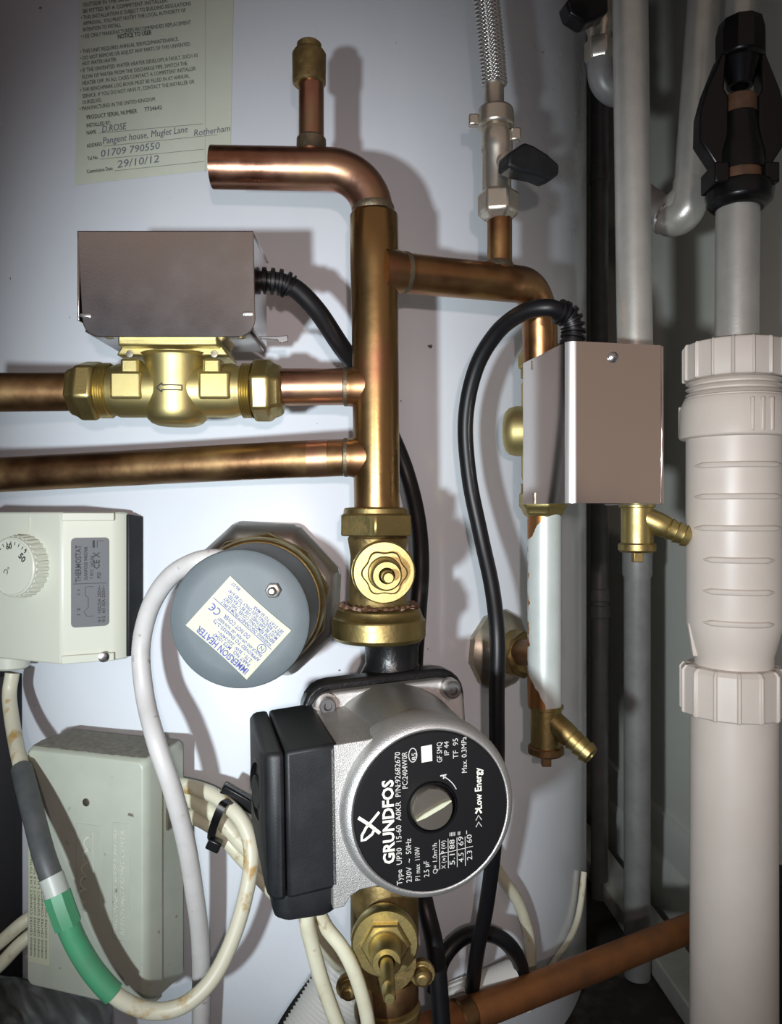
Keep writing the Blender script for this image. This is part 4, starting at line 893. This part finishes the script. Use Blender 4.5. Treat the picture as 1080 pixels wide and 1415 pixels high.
b = MB(); b.lathe(V(1013, 975, DT), (0, 0, -1), [(0, 56.5 * sT), (V(1013, 975, DT).z - .002, 57 * sT)], n=48)
tag(b.build('waste_pipe', M['white_upvc']), 'white plastic waste pipe running down to the floor below the ribbed valve', 'pipe')
lg = V(1060, 1205, .66); b = MB(); b.lathe(lg, (0, 0, -1), [(0, .011), (0, .0225), (lg.z - .002, .0225)], n=28)
tag(b.build('pipe_lagging', M['lagging']), 'dark foam lagged pipe stub standing at lower right behind the white waste pipe', 'pipe lagging')

# ------------------------------------------------------------------ low down
fp = thing('floor_pipe', V(780, 1345, .66), 'dusty orange copper pipe slanting above the floor at lower right', 'pipe')
b = MB(); b.tube([V(540, 1444, .525), V(640, 1405, .552), V(800, 1343, .615), V(990, 1267, .705)], .0115, n=28); b.build('pipe', M['copper_floor'], fp)
b = MB(); p0, p1 = V(630, 1408, .5495), V(650, 1399.6, .556); b.tube([p0, p0.lerp(p1, .1), p0.lerp(p1, .9), p1], [.0117, .0128, .0128, .0117], n=28); b.build('solder_socket', M['copper_dull'], fp)
wp = thing('plastic_pipe_end', V(675, 1365, .60), 'white plastic pipe end lying behind the floor pipe under the cable arch', 'pipe end')
b = MB(); a, e = V(640, 1381, .585), V(710, 1352, .598); b.lathe(a, e - a, [(0, .012), (.0012, .0135), ((e - a).length, .0135), ((e - a).length + .001, .011)], n=32); b.build('pipe', M['white_stub'], wp)
b = MB(); b.prism(a, a - e, gear(18, .0132, .0143, .5), [(-.004, 1), (.012, 1), (.014, .85)]); b.build('ribbed_collar', M['white_stub'], wp)
rb = thing('ribbed_white_tube', V(455, 1400, .53), 'white ribbed plastic tube with black strip at the bottom edge left of lower valve', 'tube')
a, e = V(408, 1470, .52), V(490, 1335, .54)
prof = []; LL = (e - a).length
for i in range(26): prof += [(LL * i / 26, .022), (LL * (i + .5) / 26, .0232)]
b = MB(); b.lathe(a, e - a, prof, n=36); b.build('tube_wall', M['white_stub'], rb)
b = MB(); o_ = Vector((-.0215, -.004, .004)); b.tube(smooth([a + o_, a.lerp(e, .5) + o_ + Vector((-.001, 0, .001)), a.lerp(e, .98) + o_ + Vector((.004, 0, .002))], 6), .0034, n=10); b.build('black_strip', M['black_shiny'], rb)
b = MB(); lp = V(4, 930, .60); b.lathe(lp, (0, 0, -1), [(0, .0155), (lp.z - .002, .0165)], n=28)
tag(b.build('pipe_lagging', M['lagging']), 'black lagged pipe running down the left edge beside the junction box', 'pipe lagging')
# crumpled polythene
random.seed(11); vs = []; fs = []; nx, ny = 26, 18
for j in range(ny):
    for i in range(nx):
        px = -60 + 215 * i / (nx - 1); t = j / (ny - 1); py = 1338 + 34 * (i / (nx - 1)) + (105) * t
        d = .555 - .07 * t + .010 * math.sin(i * .75 + j * .5 + math.sin(j * .6)) + .007 * math.sin(i * 1.4 - j * .8) + random.uniform(-.0015, .0015)
        vs.append(V(px, py, d))
for j in range(ny - 1):
    for i in range(nx - 1): a = j * nx + i; fs.append((a, a + 1, a + nx + 1, a + nx))
b = MB(); b.add(vs, fs); ob = b.build('polythene_sheet', M['glass_plastic'], sub=1, angle=180); tag(ob, 'crumpled clear polythene in the bottom left corner under the junction box', 'plastic sheet')
sol = ob.modifiers.new('Solidify', 'SOLIDIFY'); sol.thickness = .0006

# ------------------------------------------------------------------ light, world, camera
def spot(name, loc, target, power, col, size, blend, radius):
    l = bpy.data.lights.new(name, 'SPOT'); l.energy = power; l.color = col; l.spot_size = rad(size); l.spot_blend = blend; l.shadow_soft_size = radius
    o = bpy.data.objects.new(name, l); COL.objects.link(o); o.location = loc
    o.rotation_euler = (Vector(target) - Vector(loc)).to_track_quat('-Z', 'Y').to_euler(); return o
spot('torch', (-.178, -.20, ZC - .078), (-.015, .55, ZC - .035), 27, (.86, .95, 1.0), 66, 1.0, .016)
spot('shadow_fill', (.03, -.16, ZC + .03), (.02, .55, ZC - .035), 6.6, (1.0, .80, .76), 68, 1.0, .008)  # added pinkish fill lamp behind the camera, lifts the shadows
w = bpy.data.worlds.new('room'); SC.world = w; w.use_nodes = True; nt = w.node_tree; bg = nt.nodes['Background']
tc = nt.nodes.new('ShaderNodeTexCoord'); sx = nt.nodes.new('ShaderNodeSeparateXYZ'); nt.links.new(tc.outputs['Generated'], sx.inputs[0])
ma = nt.nodes.new('ShaderNodeMath'); ma.operation = 'MULTIPLY_ADD'; ma.inputs[1].default_value = .3; nt.links.new(sx.outputs['X'], ma.inputs[0]); nt.links.new(sx.outputs['Z'], ma.inputs[2])
mr = nt.nodes.new('ShaderNodeMapRange'); mr.inputs['From Min'].default_value = -1; mr.inputs['From Max'].default_value = 1; nt.links.new(ma.outputs[0], mr.inputs['Value'])
rp = nt.nodes.new('ShaderNodeValToRGB'); nt.links.new(mr.outputs['Result'], rp.inputs['Fac'])
e = rp.color_ramp.elements; e[0].position = .572; e[0].color = (.055, .062, .085, 1); e[1].position = .602; e[1].color = (.33, .25, .205, 1)
q = e.new(.80); q.color = (.21, .16, .14, 1)
nt.links.new(rp.outputs['Color'], bg.inputs['Color']); bg.inputs['Strength'].default_value = 1.05
cam = bpy.data.cameras.new('camera'); co = bpy.data.objects.new('camera', cam); COL.objects.link(co)
co.location = (0, 0, ZC); co.rotation_euler = (rad(90), 0, 0)
cam.sensor_fit = 'HORIZONTAL'; cam.sensor_width = 36; cam.lens = 36; cam.clip_start = .01; cam.clip_end = 20
SC.camera = co
SC.view_settings.view_transform = 'Standard'; SC.view_settings.look = 'None'; SC.view_settings.exposure = 0; SC.view_settings.gamma = 1; SC.view_settings.use_curve_mapping = False
